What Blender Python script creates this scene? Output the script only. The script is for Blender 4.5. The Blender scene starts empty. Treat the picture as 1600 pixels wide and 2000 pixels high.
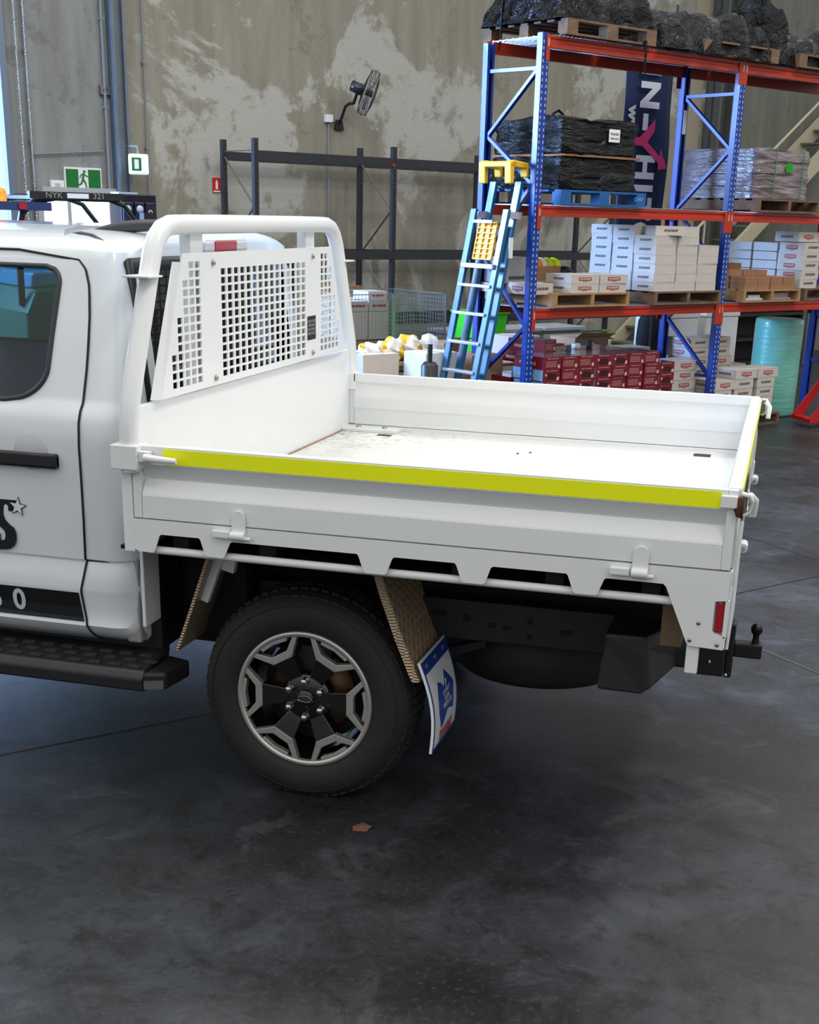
import bpy, bmesh, math, random
from mathutils import Vector, Matrix
random.seed(7)
SC = bpy.context.scene
COL = SC.collection
PI = math.pi
# ---------------------------------------------------------------- camera
F, CX, CY, CZ, YAW, PITCH, ROLL, PX, PY = 2540.78, 2.1484, -4.1085, 2.1578, -.2566, -.349, .028, 823.98, 1343.7
cy_, sy_, cp_, sp_, cr_, sr_ = math.cos(YAW), math.sin(YAW), math.cos(PITCH), math.sin(PITCH), math.cos(ROLL), math.sin(ROLL)
fw = Vector((sy_*cp_, cy_*cp_, sp_)); rt = Vector((cy_, -sy_, 0)); up = rt.cross(fw)
rt, up = cr_*rt + sr_*up, -sr_*rt + cr_*up
cam = bpy.data.cameras.new('camera'); co = bpy.data.objects.new('camera', cam); COL.objects.link(co)
co.matrix_world = Matrix(((rt.x, up.x, -fw.x, CX), (rt.y, up.y, -fw.y, CY), (rt.z, up.z, -fw.z, CZ), (0, 0, 0, 1)))
cam.sensor_fit = 'VERTICAL'; cam.sensor_height = 36; cam.lens = F*36/2000
cam.shift_x = -(PX-800)/2000; cam.shift_y = (PY-1000)/2000
cam.clip_end = 200
SC.camera = co
SC.view_settings.view_transform = 'Standard'; SC.view_settings.look = 'None'
SC.view_settings.gamma = 1; SC.view_settings.use_curve_mapping = False
SC.view_settings.exposure = 0.0
SC.cycles.use_denoising = True
SC.cycles.max_bounces = 6; SC.cycles.diffuse_bounces = 3; SC.cycles.glossy_bounces = 3
SC.cycles.transparent_max_bounces = 12; SC.cycles.caustics_reflective = False; SC.cycles.caustics_refractive = False
SC.cycles.sample_clamp_indirect = 4
# ---------------------------------------------------------------- warehouse frame (u along rack, v to the back wall)
RX, RY, TH = -.16, 8.3541, .9279
CT, ST = math.cos(TH), math.sin(TH)
def W(u, v, z=0.): return Vector((RX + CT*u - ST*v, RY + ST*u + CT*v, z))
# ---------------------------------------------------------------- world + lights
world = bpy.data.worlds.new('world'); SC.world = world; world.use_nodes = True
wn = world.node_tree; bg = wn.nodes['Background']
tc = wn.nodes.new('ShaderNodeTexCoord'); sep = wn.nodes.new('ShaderNodeSeparateXYZ'); rmp = wn.nodes.new('ShaderNodeValToRGB')
wn.links.new(tc.outputs['Generated'], sep.inputs[0]); wn.links.new(sep.outputs['Z'], rmp.inputs[0]); wn.links.new(rmp.outputs[0], bg.inputs[0])
rmp.color_ramp.elements[0].position = 0.0; rmp.color_ramp.elements[0].color = (.40, .42, .45, 1)
rmp.color_ramp.elements[1].position = 0.45; rmp.color_ramp.elements[1].color = (1, 1, 1, 1)
bg.inputs[1].default_value = 1.06
def area(name, loc, target, sx, sy, power, color):
    l = bpy.data.lights.new(name, 'AREA'); l.shape = 'RECTANGLE'; l.size = sx; l.size_y = sy; l.energy = power; l.color = color
    o = bpy.data.objects.new(name, l); COL.objects.link(o); o.location = loc
    o.rotation_euler = (Vector(target)-Vector(loc)).to_track_quat('-Z', 'Y').to_euler(); return o
# daylight through the roller door opening in the back wall
area('door_daylight', W(-6.2, 5.75, 3.6), W(-3.4, -2, 1.2), 6.4, 2.2, 4300, (.30, .52, 1))
# high bay lamps
for i, (x, y) in enumerate([(4.5, 1.5), (4.5, 8), (-1.5, 5.5), (5.5, -4.5), (-3, 0)]):
    area('high_bay_light', (x, y, 8.2), (x, y, 0), 1.3, 1.3, [215, 240, 230, 90, 90][i], (1, .97, .92))
# ---------------------------------------------------------------- materials
def lin(c):
    r = []
    for v in c:
        v /= 255
        r.append(v/12.92 if v <= .04045 else ((v+.055)/1.055)**2.4)
    return (*r, 1)
MATS = {}
def M(name, rgb=(200, 200, 200), rough=.5, metal=0, coat=0, spec=.5, var=0, scale=8, bump=0, bscale=40, emit=0, alpha=1, sheen=0):
    if name in MATS: return MATS[name]
    m = bpy.data.materials.new(name); m.use_nodes = True; nt = m.node_tree; b = nt.nodes['Principled BSDF']
    b.inputs['Roughness'].default_value = rough; b.inputs['Metallic'].default_value = metal
    b.inputs['Specular IOR Level'].default_value = spec; b.inputs['Coat Weight'].default_value = coat; b.inputs['Coat Roughness'].default_value = .04
    b.inputs['Alpha'].default_value = alpha
    c = lin(rgb); b.inputs['Base Color'].default_value = c
    if emit: b.inputs['Emission Color'].default_value = c; b.inputs['Emission Strength'].default_value = emit
    if var or bump:
        t = nt.nodes.new('ShaderNodeTexCoord')
    if var:
        n = nt.nodes.new('ShaderNodeTexNoise'); n.inputs['Scale'].default_value = scale; n.inputs['Detail'].default_value = 6; n.inputs['Roughness'].default_value = .65
        r = nt.nodes.new('ShaderNodeValToRGB'); nt.links.new(t.outputs['Object'], n.inputs['Vector']); nt.links.new(n.outputs['Fac'], r.inputs[0])
        r.color_ramp.elements[0].position = .3; r.color_ramp.elements[1].position = .7
        r.color_ramp.elements[0].color = (*[x*(1-var) for x in c[:3]], 1); r.color_ramp.elements[1].color = (*[min(1, x*(1+var)) for x in c[:3]], 1)
        nt.links.new(r.outputs[0], b.inputs['Base Color'])
    if bump:
        n = nt.nodes.new('ShaderNodeTexNoise'); n.inputs['Scale'].default_value = bscale; n.inputs['Detail'].default_value = 4
        bp = nt.nodes.new('ShaderNodeBump'); bp.inputs['Strength'].default_value = bump; bp.inputs['Distance'].default_value = .02
        nt.links.new(t.outputs['Object'], n.inputs['Vector']); nt.links.new(n.outputs['Fac'], bp.inputs['Height']); nt.links.new(bp.outputs[0], b.inputs['Normal'])
    MATS[name] = m; return m
def node(nt, t, **k):
    n = nt.nodes.new('ShaderNode'+t)
    for a, v in k.items():
        if a in n.inputs: n.inputs[a].default_value = v
        else: setattr(n, a, v)
    return n
def ramp(nt, src, stops):
    r = nt.nodes.new('ShaderNodeValToRGB'); nt.links.new(src, r.inputs[0]); e = r.color_ramp.elements
    while len(e) < len(stops): e.new(.5)
    for i, (p, c) in enumerate(stops): e[i].position = p; e[i].color = c if len(c) == 4 else (*c, 1)
    return r.outputs[0]
def mixc(nt, fac, a, b):
    m = nt.nodes.new('ShaderNodeMix'); m.data_type = 'RGBA'
    if isinstance(fac, float): m.inputs[0].default_value = fac
    else: nt.links.new(fac, m.inputs[0])
    for i, x in ((6, a), (7, b)):
        if isinstance(x, tuple): m.inputs[i].default_value = x
        else: nt.links.new(x, m.inputs[i])
    return m.outputs[2]
def noise(nt, vec, scale, detail=6, rough=.6, dist=0.):
    n = nt.nodes.new('ShaderNodeTexNoise'); n.inputs['Scale'].default_value = scale; n.inputs['Detail'].default_value = detail
    n.inputs['Roughness'].default_value = rough; n.inputs['Distortion'].default_value = dist; nt.links.new(vec, n.inputs['Vector']); return n.outputs['Fac']
G = lambda v: (v, v, v, 1)
def concrete_wall(name, base, light, dark, amount=.52):
    m = bpy.data.materials.new(name); m.use_nodes = True; nt = m.node_tree; b = nt.nodes['Principled BSDF']; b.inputs['Roughness'].default_value = .85
    t = nt.nodes.new('ShaderNodeTexCoord').outputs['Object']
    n1 = noise(nt, t, .55, 9, .68, .5); n2 = noise(nt, t, 2.2, 8, .7, .3); n3 = noise(nt, t, .28, 4, .5); n4 = noise(nt, t, 30, 3, .6)
    # streaky vertical grain
    mp = nt.nodes.new('ShaderNodeMapping'); mp.inputs['Scale'].default_value = (3, 3, .4); nt.links.new(t, mp.inputs[0]); n5 = noise(nt, mp.outputs[0], 1.6, 6, .6)
    c = mixc(nt, ramp(nt, n5, [(.3, G(0)), (.7, G(1))]), lin(dark), lin(base))
    c = mixc(nt, ramp(nt, n1, [(amount, G(0)), (amount+.035, G(.85))]), c, lin(light))
    c = mixc(nt, ramp(nt, n2, [(.58, G(0)), (.64, G(.55))]), c, lin([x*.86 for x in dark]))
    c = mixc(nt, ramp(nt, n2, [(.33, G(.6)), (.37, G(0))]), c, lin(light))
    c = mixc(nt, ramp(nt, n4, [(.4, G(.0)), (.65, G(.12))]), c, lin([x*.7 for x in dark]))
    nt.links.new(c, b.inputs['Base Color'])
    bp = node(nt, 'Bump', Strength=.25, Distance=.01); nt.links.new(n2, bp.inputs['Height']); nt.links.new(bp.outputs[0], b.inputs['Normal'])
    return m
WALLM = concrete_wall('stained_concrete', (160, 157, 143), (188, 188, 181), (138, 133, 118), .53)
WALLL = concrete_wall('grey_concrete', (154, 157, 156), (166, 170, 171), (130, 130, 126), .62)
WALLR = concrete_wall('dull_concrete', (128, 128, 118), (138, 138, 128), (106, 106, 97), .6)
def floor_mat():
    m = bpy.data.materials.new('polished_concrete_floor'); m.use_nodes = True; nt = m.node_tree; b = nt.nodes['Principled BSDF']
    t = nt.nodes.new('ShaderNodeTexCoord').outputs['Object']
    n1 = noise(nt, t, .75, 8, .62, .8); n2 = noise(nt, t, 3.2, 9, .72, .6); n3 = noise(nt, t, 1.3, 5, .6, .3); n4 = noise(nt, t, 45, 3, .7); n5 = noise(nt, t, 11, 5, .7, .2)
    c = mixc(nt, ramp(nt, n1, [(.34, G(0)), (.64, G(1))]), lin((28, 29, 30)), lin((56, 59, 64)))
    c = mixc(nt, ramp(nt, n2, [(.38, G(.85)), (.50, G(0))]), c, lin((31, 30, 28)))
    c = mixc(nt, ramp(nt, n2, [(.54, G(0)), (.66, G(.6))]), c, lin((76, 79, 83)))
    c = mixc(nt, ramp(nt, n3, [(.52, G(0)), (.68, G(.7))]), c, lin((40, 38, 35)))
    c = mixc(nt, ramp(nt, n5, [(.54, G(0)), (.66, G(.6))]), c, lin((24, 23, 21)))
    c = mixc(nt, ramp(nt, n4, [(.55, G(0)), (.7, G(.5))]), c, lin((74, 74, 72)))
    vo = nt.nodes.new('ShaderNodeTexVoronoi'); vo.feature = 'DISTANCE_TO_EDGE'; vo.inputs['Scale'].default_value = .55
    wv = nt.nodes.new('ShaderNodeVectorMath'); wv.operation = 'ADD'; ns = nt.nodes.new('ShaderNodeTexNoise'); ns.inputs['Scale'].default_value = 1.6; ns.inputs['Detail'].default_value = 6
    nt.links.new(t, ns.inputs['Vector']); nt.links.new(t, wv.inputs[0]); nt.links.new(ns.outputs['Color'], wv.inputs[1]); nt.links.new(wv.outputs[0], vo.inputs['Vector'])
    c = mixc(nt, ramp(nt, vo.outputs['Distance'], [(.0, G(.4)), (.006, G(0))]), c, lin((46, 40, 34)))
    nt.links.new(c, b.inputs['Base Color'])
    nt.links.new(ramp(nt, n1, [(.3, G(.36)), (.7, G(.58))]), b.inputs['Roughness']); b.inputs['Specular IOR Level'].default_value = .32
    bp = node(nt, 'Bump', Strength=.3, Distance=.01); nt.links.new(n2, bp.inputs['Height']); nt.links.new(bp.outputs[0], b.inputs['Normal'])
    return m
FLOORM = floor_mat()
CAB = M('cab_white_paint', (222, 228, 231), .32, coat=.9, var=.01)
TRAY = M('tray_white_powdercoat', (228, 230, 229), .38, coat=.25, var=.02, scale=3)
BLK = M('black_plastic', (24, 24, 26), .45, var=.15)
RUB = M('tyre_rubber', (30, 29, 28), .72, var=.18, scale=14, bump=.1, bscale=60)
DARK = M('black_chassis', (14, 14, 15), .6)
UNDER = M('underbody_black', (5, 5, 6), .8)
CHR = M('chrome', (190, 188, 184), .18, 1)
ZINC = M('zinc_steel', (150, 148, 142), .35, 1, var=.1, scale=30)
ALLOY = M('machined_alloy', (196, 194, 188), .36, .75)
GBLK = M('gloss_black_alloy', (12, 12, 14), .18, coat=.6)
YEL = M('yellow_reflective_tape', (244, 252, 0), .45)
RED = M('red_lens', (170, 8, 26), .2, coat=.6)
CLEAR = M('clear_lens', (205, 205, 205), .25, coat=.8)
SEAM = M('dark_seam', (30, 30, 30), .7)
TRIM = M('dark_trim', (52, 50, 52), .5)
BLUE = M('rack_blue', (4, 52, 146), .34, coat=.15, var=.04)
ORG = M('rack_orange', (176, 44, 12), .38, var=.08)
GALV = M('galvanised_wire', (176, 184, 192), .35, .8)
DGR = M('rack_dark_grey', (44, 45, 50), .5)
WOOD = M('pallet_timber', (158, 124, 84), .8, var=.25, scale=12, bump=.2)
OWOOD = M('weathered_pallet_timber', (112, 88, 68), .85, var=.3, scale=12, bump=.2)
BWOOD = M('blue_pallet_paint', (20, 88, 150), .6, var=.15)
CARD = M('brown_cardboard', (150, 110, 78), .85, var=.08)
CARD2 = M('pale_cardboard', (172, 140, 116), .85, var=.08)
WBOX = M('white_carton', (196, 189, 180), .75, var=.04)
INK = M('black_print', (40, 40, 44), .6)
RINK = M('red_print', (168, 36, 40), .6)
MAR = M('maroon_carton', (116, 14, 30), .35, var=.1)
MARD = M('maroon_carton_dark_print', (44, 8, 14), .4)
PINK = M('pale_print', (206, 176, 168), .5)
WRAPB = M('black_stretch_wrap', (4, 4, 5), .18, spec=.3)
GRN = M('green_plastic', (60, 200, 30), .4)
WHT = M('white_plastic', (236, 238, 240), .45)
LBL = M('black_label', (18, 18, 18), .5)
def bumpwave(m, scale=(1, 1, 1), strength=.8, nscale=5, stretch=(1, 1, 6), dist=.05):
    nt = m.node_tree; b = nt.nodes['Principled BSDF']; t = nt.nodes.new('ShaderNodeTexCoord').outputs['Object']
    mp = nt.nodes.new('ShaderNodeMapping'); mp.inputs['Scale'].default_value = stretch; nt.links.new(t, mp.inputs[0])
    n = noise(nt, mp.outputs[0], nscale, 5, .6, 1.2); bp = node(nt, 'Bump', Strength=strength, Distance=dist)
    nt.links.new(n, bp.inputs['Height']); nt.links.new(bp.outputs[0], b.inputs['Normal'])
bumpwave(WRAPB, nscale=3.2, stretch=(1, 1, 4), strength=.9, dist=.06)
WRAPC = M('clear_stretch_wrap', (120, 106, 108), .2, spec=.9, var=.35, scale=3); bumpwave(WRAPC, nscale=3, stretch=(.6, .6, 4), strength=.7)
WRAPH = M('crumpled_black_wrap', (4, 4, 4), .12, spec=.22); bumpwave(WRAPH, nscale=4, stretch=(1, 1, 1.4), strength=1, dist=.1)
BUB = M('green_bubble_wrap', (120, 196, 178), .3, coat=.5); bumpwave(BUB, nscale=6, stretch=(.3, .3, 3), strength=.3)
def tread_mat(name, rgb, metal, rough, amp, sx, rotv=(0, 0, PI/4)):
    m = M(name, rgb, rough, metal, var=.06, scale=20); nt = m.node_tree; b = nt.nodes['Principled BSDF']
    t = nt.nodes.new('ShaderNodeTexCoord').outputs['Object']; mp = nt.nodes.new('ShaderNodeMapping'); mp.inputs['Rotation'].default_value = rotv
    nt.links.new(t, mp.inputs[0])
    ck = nt.nodes.new('ShaderNodeTexChecker'); ck.inputs['Scale'].default_value = sx; nt.links.new(mp.outputs[0], ck.inputs[0])
    w1 = nt.nodes.new('ShaderNodeTexWave'); w1.inputs['Scale'].default_value = sx*1.3; w1.bands_direction = 'X'; nt.links.new(mp.outputs[0], w1.inputs[0])
    w2 = nt.nodes.new('ShaderNodeTexWave'); w2.inputs['Scale'].default_value = sx*1.3; w2.bands_direction = 'Y'; nt.links.new(mp.outputs[0], w2.inputs[0])
    mx = nt.nodes.new('ShaderNodeMix'); mx.data_type = 'FLOAT'; nt.links.new(ck.outputs['Fac'], mx.inputs[0]); nt.links.new(w1.outputs['Fac'], mx.inputs[2]); nt.links.new(w2.outputs['Fac'], mx.inputs[3])
    bp = node(nt, 'Bump', Strength=amp, Distance=.004); nt.links.new(mx.outputs[0], bp.inputs['Height']); nt.links.new(bp.outputs[0], b.inputs['Normal'])
    return m, mx
TREAD, _ = tread_mat('aluminium_treadplate', (186, 164, 136), .6, .38, .7, 30, (PI/4, PI/2, 0))
DECK, _ = tread_mat('white_treadplate_deck', (236, 236, 232), 0, .4, .5, 30)
def dirty_deck():
    nt = DECK.node_tree; b = nt.nodes['Principled BSDF']; t = nt.nodes.new('ShaderNodeTexCoord').outputs['Object']
    n = noise(nt, t, 26, 5, .8, .5); s = nt.nodes.new('ShaderNodeSeparateXYZ'); nt.links.new(t, s.inputs[0])
    gx = ramp(nt, s.outputs['X'], [(.02, G(1)), (.75, G(.12))]); gy = ramp(nt, s.outputs['Y'], [(.55, G(0)), (1., G(1))])
    # distance along y is divided into 0-1 by a map range
    mr = nt.nodes.new('ShaderNodeMapRange'); mr.inputs['From Max'].default_value = 2.4; nt.links.new(s.outputs['Y'], mr.inputs[0])
    gy = ramp(nt, mr.outputs[0], [(.55, G(0)), (1., G(1))])
    m1 = nt.nodes.new('ShaderNodeMath'); m1.operation = 'MULTIPLY'; nt.links.new(gx, m1.inputs[0]); nt.links.new(gy, m1.inputs[1])
    m2 = nt.nodes.new('ShaderNodeMath'); m2.operation = 'MULTIPLY'; nt.links.new(m1.outputs[0], m2.inputs[0]); nt.links.new(ramp(nt, n, [(.5, G(0)), (.62, G(1))]), m2.inputs[1])
    nt.links.new(mixc(nt, m2.outputs[0], lin((226, 226, 222)), lin((112, 92, 68))), b.inputs['Base Color'])
dirty_deck()
def glass(name, tint, gl=.12):
    m = bpy.data.materials.new(name); m.use_nodes = True; nt = m.node_tree; nt.nodes.clear()
    o = nt.nodes.new('ShaderNodeOutputMaterial'); tr = node(nt, 'BsdfTransparent'); tr.inputs[0].default_value = (*tint, 1)
    g = nt.nodes.new('ShaderNodeBsdfGlossy'); g.inputs['Roughness'].default_value = .02
    lw = nt.nodes.new('ShaderNodeFresnel'); lw.inputs[0].default_value = 1.5; mx = nt.nodes.new('ShaderNodeMixShader')
    nt.links.new(lw.outputs[0], mx.inputs[0]); nt.links.new(tr.outputs[0], mx.inputs[1]); nt.links.new(g.outputs[0], mx.inputs[2]); nt.links.new(mx.outputs[0], o.inputs[0]); return m
GLASS = glass('tinted_glass', (.24, .31, .33))
# ---------------------------------------------------------------- mesh helpers
class MB:
    def __init__(s): s.v = []; s.f = []; s.m = []; s.sm = []
    def add(s, vs, fs, mat=0, smooth=False):
        b = len(s.v); s.v += [tuple(p) for p in vs]
        for f in fs: s.f.append([b+i for i in f]); s.m.append(mat); s.sm.append(smooth)
        return s
    def box(s, x0, x1, y0, y1, z0, z1, mat=0, rot=None, piv=None):
        vs = [Vector((x, y, z)) for x in (x0, x1) for y in (y0, y1) for z in (z0, z1)]
        if rot is not None:
            p = Vector(piv) if piv else Vector(((x0+x1)/2, (y0+y1)/2, (z0+z1)/2)); vs = [rot @ (q-p) + p for q in vs]
        return s.add(vs, [(0, 1, 3, 2), (4, 6, 7, 5), (0, 4, 5, 1), (2, 3, 7, 6), (0, 2, 6, 4), (1, 5, 7, 3)], mat)
    def prism(s, poly, ax, a0, a1, mat=0, smooth=False):
        # poly: 2d points in the other two axes (in axis order), extruded along ax
        def P(p, a):
            q = list(p); q.insert(ax, a); return tuple(q)
        n = len(poly); vs = [P(p, a0) for p in poly] + [P(p, a1) for p in poly]
        area_ = sum(poly[i][0]*poly[(i+1) % n][1]-poly[(i+1) % n][0]*poly[i][1] for i in range(n))
        fs = [tuple(range(n)), tuple(range(2*n-1, n-1, -1))] + [(i, i+n, (i+1) % n+n, (i+1) % n) for i in range(n)]
        return s.add(vs, fs, mat, smooth)
    def beam(s, p0, p1, w, h, mat=0, upv=(0, 0, 1)):
        p0, p1 = Vector(p0), Vector(p1); d = (p1-p0).normalized(); a = d.cross(Vector(upv))
        if a.length < 1e-4: a = d.cross(Vector((1, 0, 0)))
        a.normalize(); b = a.cross(d)
        vs = [p + a*i*w/2 + b*j*h/2 for p in (p0, p1) for i, j in ((-1, -1), (1, -1), (1, 1), (-1, 1))]
        return s.add(vs, [(3, 2, 1, 0), (4, 5, 6, 7), (0, 1, 5, 4), (1, 2, 6, 5), (2, 3, 7, 6), (3, 0, 4, 7)], mat)
    def tube(s, path, r, seg=12, mat=0, cap=True, closed=False):
        P = [Vector(p) for p in path]; n = len(P); rings = []; ref = None
        for i in range(n):
            if closed: t = (P[(i+1) % n]-P[i-1])
            else: t = P[min(i+1, n-1)]-P[max(i-1, 0)]
            t.normalize()
            if ref is None:
                ref = t.orthogonal().normalized()
            ref = (ref - t*ref.dot(t)).normalized(); b = t.cross(ref); rr = r[i] if isinstance(r, (list, tuple)) else r
            rings.append([P[i] + (ref*math.cos(2*PI*k/seg) + b*math.sin(2*PI*k/seg))*rr for k in range(seg)])
        vs = [q for g in rings for q in g]; fs = []
        for i in range(n if closed else n-1):
            j = (i+1) % n
            for k in range(seg): fs.append((i*seg+k, i*seg+(k+1) % seg, j*seg+(k+1) % seg, j*seg+k))
        s.add(vs, fs, mat, True)
        if cap and not closed: s.add(rings[0][::-1], [tuple(range(seg))], mat); s.add(rings[-1], [tuple(range(seg))], mat)
        return s
    def lathe(s, prof, c, ax='z', seg=32, mat=0, smooth=True):
        # prof: (r, h) pairs ; axis x/y/z through c
        vs = []
        for r, h in prof:
            for k in range(seg):
                a = 2*PI*k/seg; p = (r*math.cos(a), r*math.sin(a), h)
                if ax == 'y': p = (p[0], h, p[1])
                if ax == 'x': p = (h, p[0], p[1])
                vs.append((c[0]+p[0], c[1]+p[1], c[2]+p[2]))
        fs = [(i*seg+k, i*seg+(k+1) % seg, (i+1)*seg+(k+1) % seg, (i+1)*seg+k) for i in range(len(prof)-1) for k in range(seg)]
        s.add(vs, fs, mat, smooth)
        return s
    def disc(s, c, r, ax='y', seg=32, mat=0):
        vs = []
        for k in range(seg):
            a = 2*PI*k/seg; x, y = r*math.cos(a), r*math.sin(a)
            vs.append({'y': (c[0]+x, c[1], c[2]+y), 'z': (c[0]+x, c[1]+y, c[2]), 'x': (c[0], c[1]+x, c[2]+y)}[ax])
        return s.add(vs, [tuple(range(seg))], mat)
    def text(s, txt, size, loc, xd, yd, mat=0, ext=.0005, shear=0., bold=0., align='CENTER', squash=1.):
        xd, yd = Vector(xd).normalized(), Vector(yd).normalized(); zd = xd.cross(yd)
        c = bpy.data.curves.new('t', 'FONT'); c.body = txt; c.size = size; c.extrude = ext; c.shear = shear; c.offset = bold; c.align_x = align; c.align_y = 'CENTER'; c.resolution_u = 3
        o = bpy.data.objects.new('t', c); COL.objects.link(o); bpy.context.view_layer.update()
        me = bpy.data.meshes.new_from_object(o.evaluated_get(bpy.context.evaluated_depsgraph_get()))
        L = Vector(loc)
        s.add([L + xd*v.co.x*squash + yd*v.co.y + zd*v.co.z for v in me.vertices], [tuple(p.vertices) for p in me.polygons], mat)
        bpy.data.objects.remove(o); bpy.data.curves.remove(c); bpy.data.meshes.remove(me); return s
    def mesh(s, name, mats):
        me = bpy.data.meshes.new(name); me.from_pydata(s.v, [], s.f)
        for m in mats: me.materials.append(m)
        for p, m, k in zip(me.polygons, s.m, s.sm): p.material_index = m; p.use_smooth = k
        me.update(); return me
    def build(s, name, mats, parent=None, bevel=0, recalc=True, label=None, solid=0):
        if not isinstance(mats, (list, tuple)): mats = [mats]
        me = s.mesh(name, mats)
        if recalc:
            bm = bmesh.new(); bm.from_mesh(me); bmesh.ops.recalc_face_normals(bm, faces=bm.faces); bm.to_mesh(me); bm.free()
        o = bpy.data.objects.new(name, me); COL.objects.link(o)
        if parent: o.parent = parent
        if solid:
            md = o.modifiers.new('s', 'SOLIDIFY'); md.thickness = solid; md.offset = 0
        if bevel:
            md = o.modifiers.new('b', 'BEVEL'); md.width = bevel; md.segments = 2; md.limit_method = 'ANGLE'; md.angle_limit = .6; md.harden_normals = False
        if label: o['label'] = label
        return o
def thing(name, label, cat, loc=(0, 0, 0), rot=0., group=None, rack=True):
    o = bpy.data.objects.new(name, None); COL.objects.link(o); o.empty_display_size = .1
    if rack: o.location = W(*loc); o.rotation_euler = (0, 0, TH+rot)
    else: o.location = loc; o.rotation_euler = (0, 0, rot)
    o['label'] = label; o['category'] = cat
    if group: o['group'] = group
    return o
def tagm(o, label, cat, loc, rot=0., group=None, rack=True):
    o.location = W(*loc) if rack else loc; o.rotation_euler = (0, 0, (TH if rack else 0)+rot); o['label'] = label; o['category'] = cat
    if group: o['group'] = group
    return o
def struct(o, rack=True):
    o['kind'] = 'structure'
    if rack: o.location = W(0, 0, 0); o.rotation_euler = (0, 0, TH)
    return o
B = lambda *a: MB().box(*a)
ORDN = ['first', 'second', 'third', 'fourth', 'fifth', 'sixth', 'seventh', 'eighth', 'ninth', 'tenth']
# ================================================================ SETTING
fl = MB().add([(-14, -16, 0), (22, -16, 0), (22, 24, 0), (-14, 24, 0)], [(0, 1, 2, 3)]).build('floor', FLOORM); fl['kind'] = 'structure'
WV = 5.6
struct(B(-2.78, -1.42, WV, WV+.25, 0, 9).build('wall_back_panel', WALLL))
struct(B(-1.42, 8.6, WV, WV+.25, 0, 9).build('wall_back', WALLM))
struct(B(8.6, 20, WV, WV+.25, 0, 9).build('wall_back_far', WALLR))
struct(B(-9.6, -2.78, WV, WV+.25, 4.6, 9).build('wall_over_door', WALLL))
struct(B(-16, -9.6, WV, WV+.25, 0, 9).build('wall_left', WALLL))
struct(B(-2.79, -2.72, WV-.12, WV, 0, 4.6).build('door_1_track', M('door_track', (120, 132, 150), .4, .5)))
# roller door chains
for k, u in enumerate((-2.60, -2.50)):
    m = MB()
    for i in range(110):
        z = .9+i*.034
        m.tube([(u+.008*math.cos(a)*(1 if i % 2 else 0), WV-.12+.008*math.cos(a)*(0 if i % 2 else 1), z+.019*math.sin(a)) for a in [2*PI*j/6 for j in range(6)]], .0035, 5, closed=True)
    o = m.build('door_chain', M('bright_chain', (215, 222, 235), .25, .9)); tagm(o, ['steel roller door chain hanging nearer the bright door opening', 'steel roller door chain hanging beside the wall conduit'][k], 'chain', (0, 0, 0), group='roller door chains')
# steel column + conduits (wall fittings)
struct(B(-1.50, -1.47, WV-.16, WV, 0, 9).box(-1.50, -1.34, WV-.10, WV-.07, 0, 9).box(-1.37, -1.34, WV-.16, WV, 0, 9).build('column', M('galvanised_column', (112, 122, 130), .5, .3, var=.08)))
struct(B(8.62, 8.66, WV-.3, WV, 0, 9).box(8.62, 8.95, WV-.17, WV-.13, 0, 9).box(8.91, 8.95, WV-.3, WV, 0, 9).build('column', M('dark_steel_column', (92, 94, 92), .5, .2)))
struct(B(8.2, 8.5, WV-.03, WV, 0, 9).build('wall_panel_joint', M('pale_joint', (160, 152, 132), .8)))
CON = M('conduit_grey', (132, 138, 142), .5)
def conduit(pts, r, label):
    m = MB().tube(pts, r, 8)
    for i in range(len(pts)-1):
        a, b = Vector(pts[i]), Vector(pts[i+1]); L = (b-a).length
        for k in range(1, int(L/.9)+1):
            p = a+(b-a)*k*.9/L; m.box(p.x-.025, p.x+.025, p.y-.02, p.y+.02, p.z-.012, p.z+.012)
    tagm(m.build('conduit', CON), label, 'conduit', (0, 0, 0), group='wall conduits')
conduit([(-1.07, WV-.04, .1), (-1.07, WV-.04, 6)], .013, 'grey electrical conduit running up the wall just right of the steel column')
conduit([(1.47, WV-.04, .1), (1.47, WV-.04, 3.20)], .011, 'thin grey conduit dropping down the wall below the fan')
conduit([(-2.47, WV-.04, .1), (-2.47, WV-.04, 6)], .013, 'grey conduit running up the wall beside the roller door chains')
conduit([(-2.45, WV-.04, 2.67), (-1.62, WV-.04, 2.74)], .010, 'thin conduit running level across the wall above the exit sign')
conduit([(-1.57, WV-.05, 2.3), (-1.57, WV-.05, 6)], .018, 'black conduit running up the wall against the steel column')
t = thing('junction_box', 'small white junction box on the wall beside the wall fan', 'junction box', (1.47, WV-.07, 3.22)); B(-.05, .05, 0, .07, 0, .09).build('housing', WHT, t, .006); MB().tube([(.03, .0, .0), (.08, -.02, .0), (.14, -.01, .04)], .008, 6).build('cable', BLK, t)
t = thing('junction_box', 'white switch box on the wall to the left of the green exit sign', 'junction box', (-2.2, WV-.05, 2.30)); B(-.08, .08, 0, .05, 0, .11).build('housing', WHT, t, .006); B(-.03, .03, -.008, .0, .03, .08).build('cover', M('grey_cover', (190, 190, 188)), t)
t = thing('bracket', 'galvanised bracket plate bolted across the column at mid height', 'bracket', (-1.62, WV-.05, 3.33)); B(-.0, .14, 0, .05, 0, .1).build('plate', ZINC, t); MB().lathe([(.02, -.02), (.02, 0), (0, -.02)], (.05, -.0, .05), 'y', 8).build('bolt', CHR, t)
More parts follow.
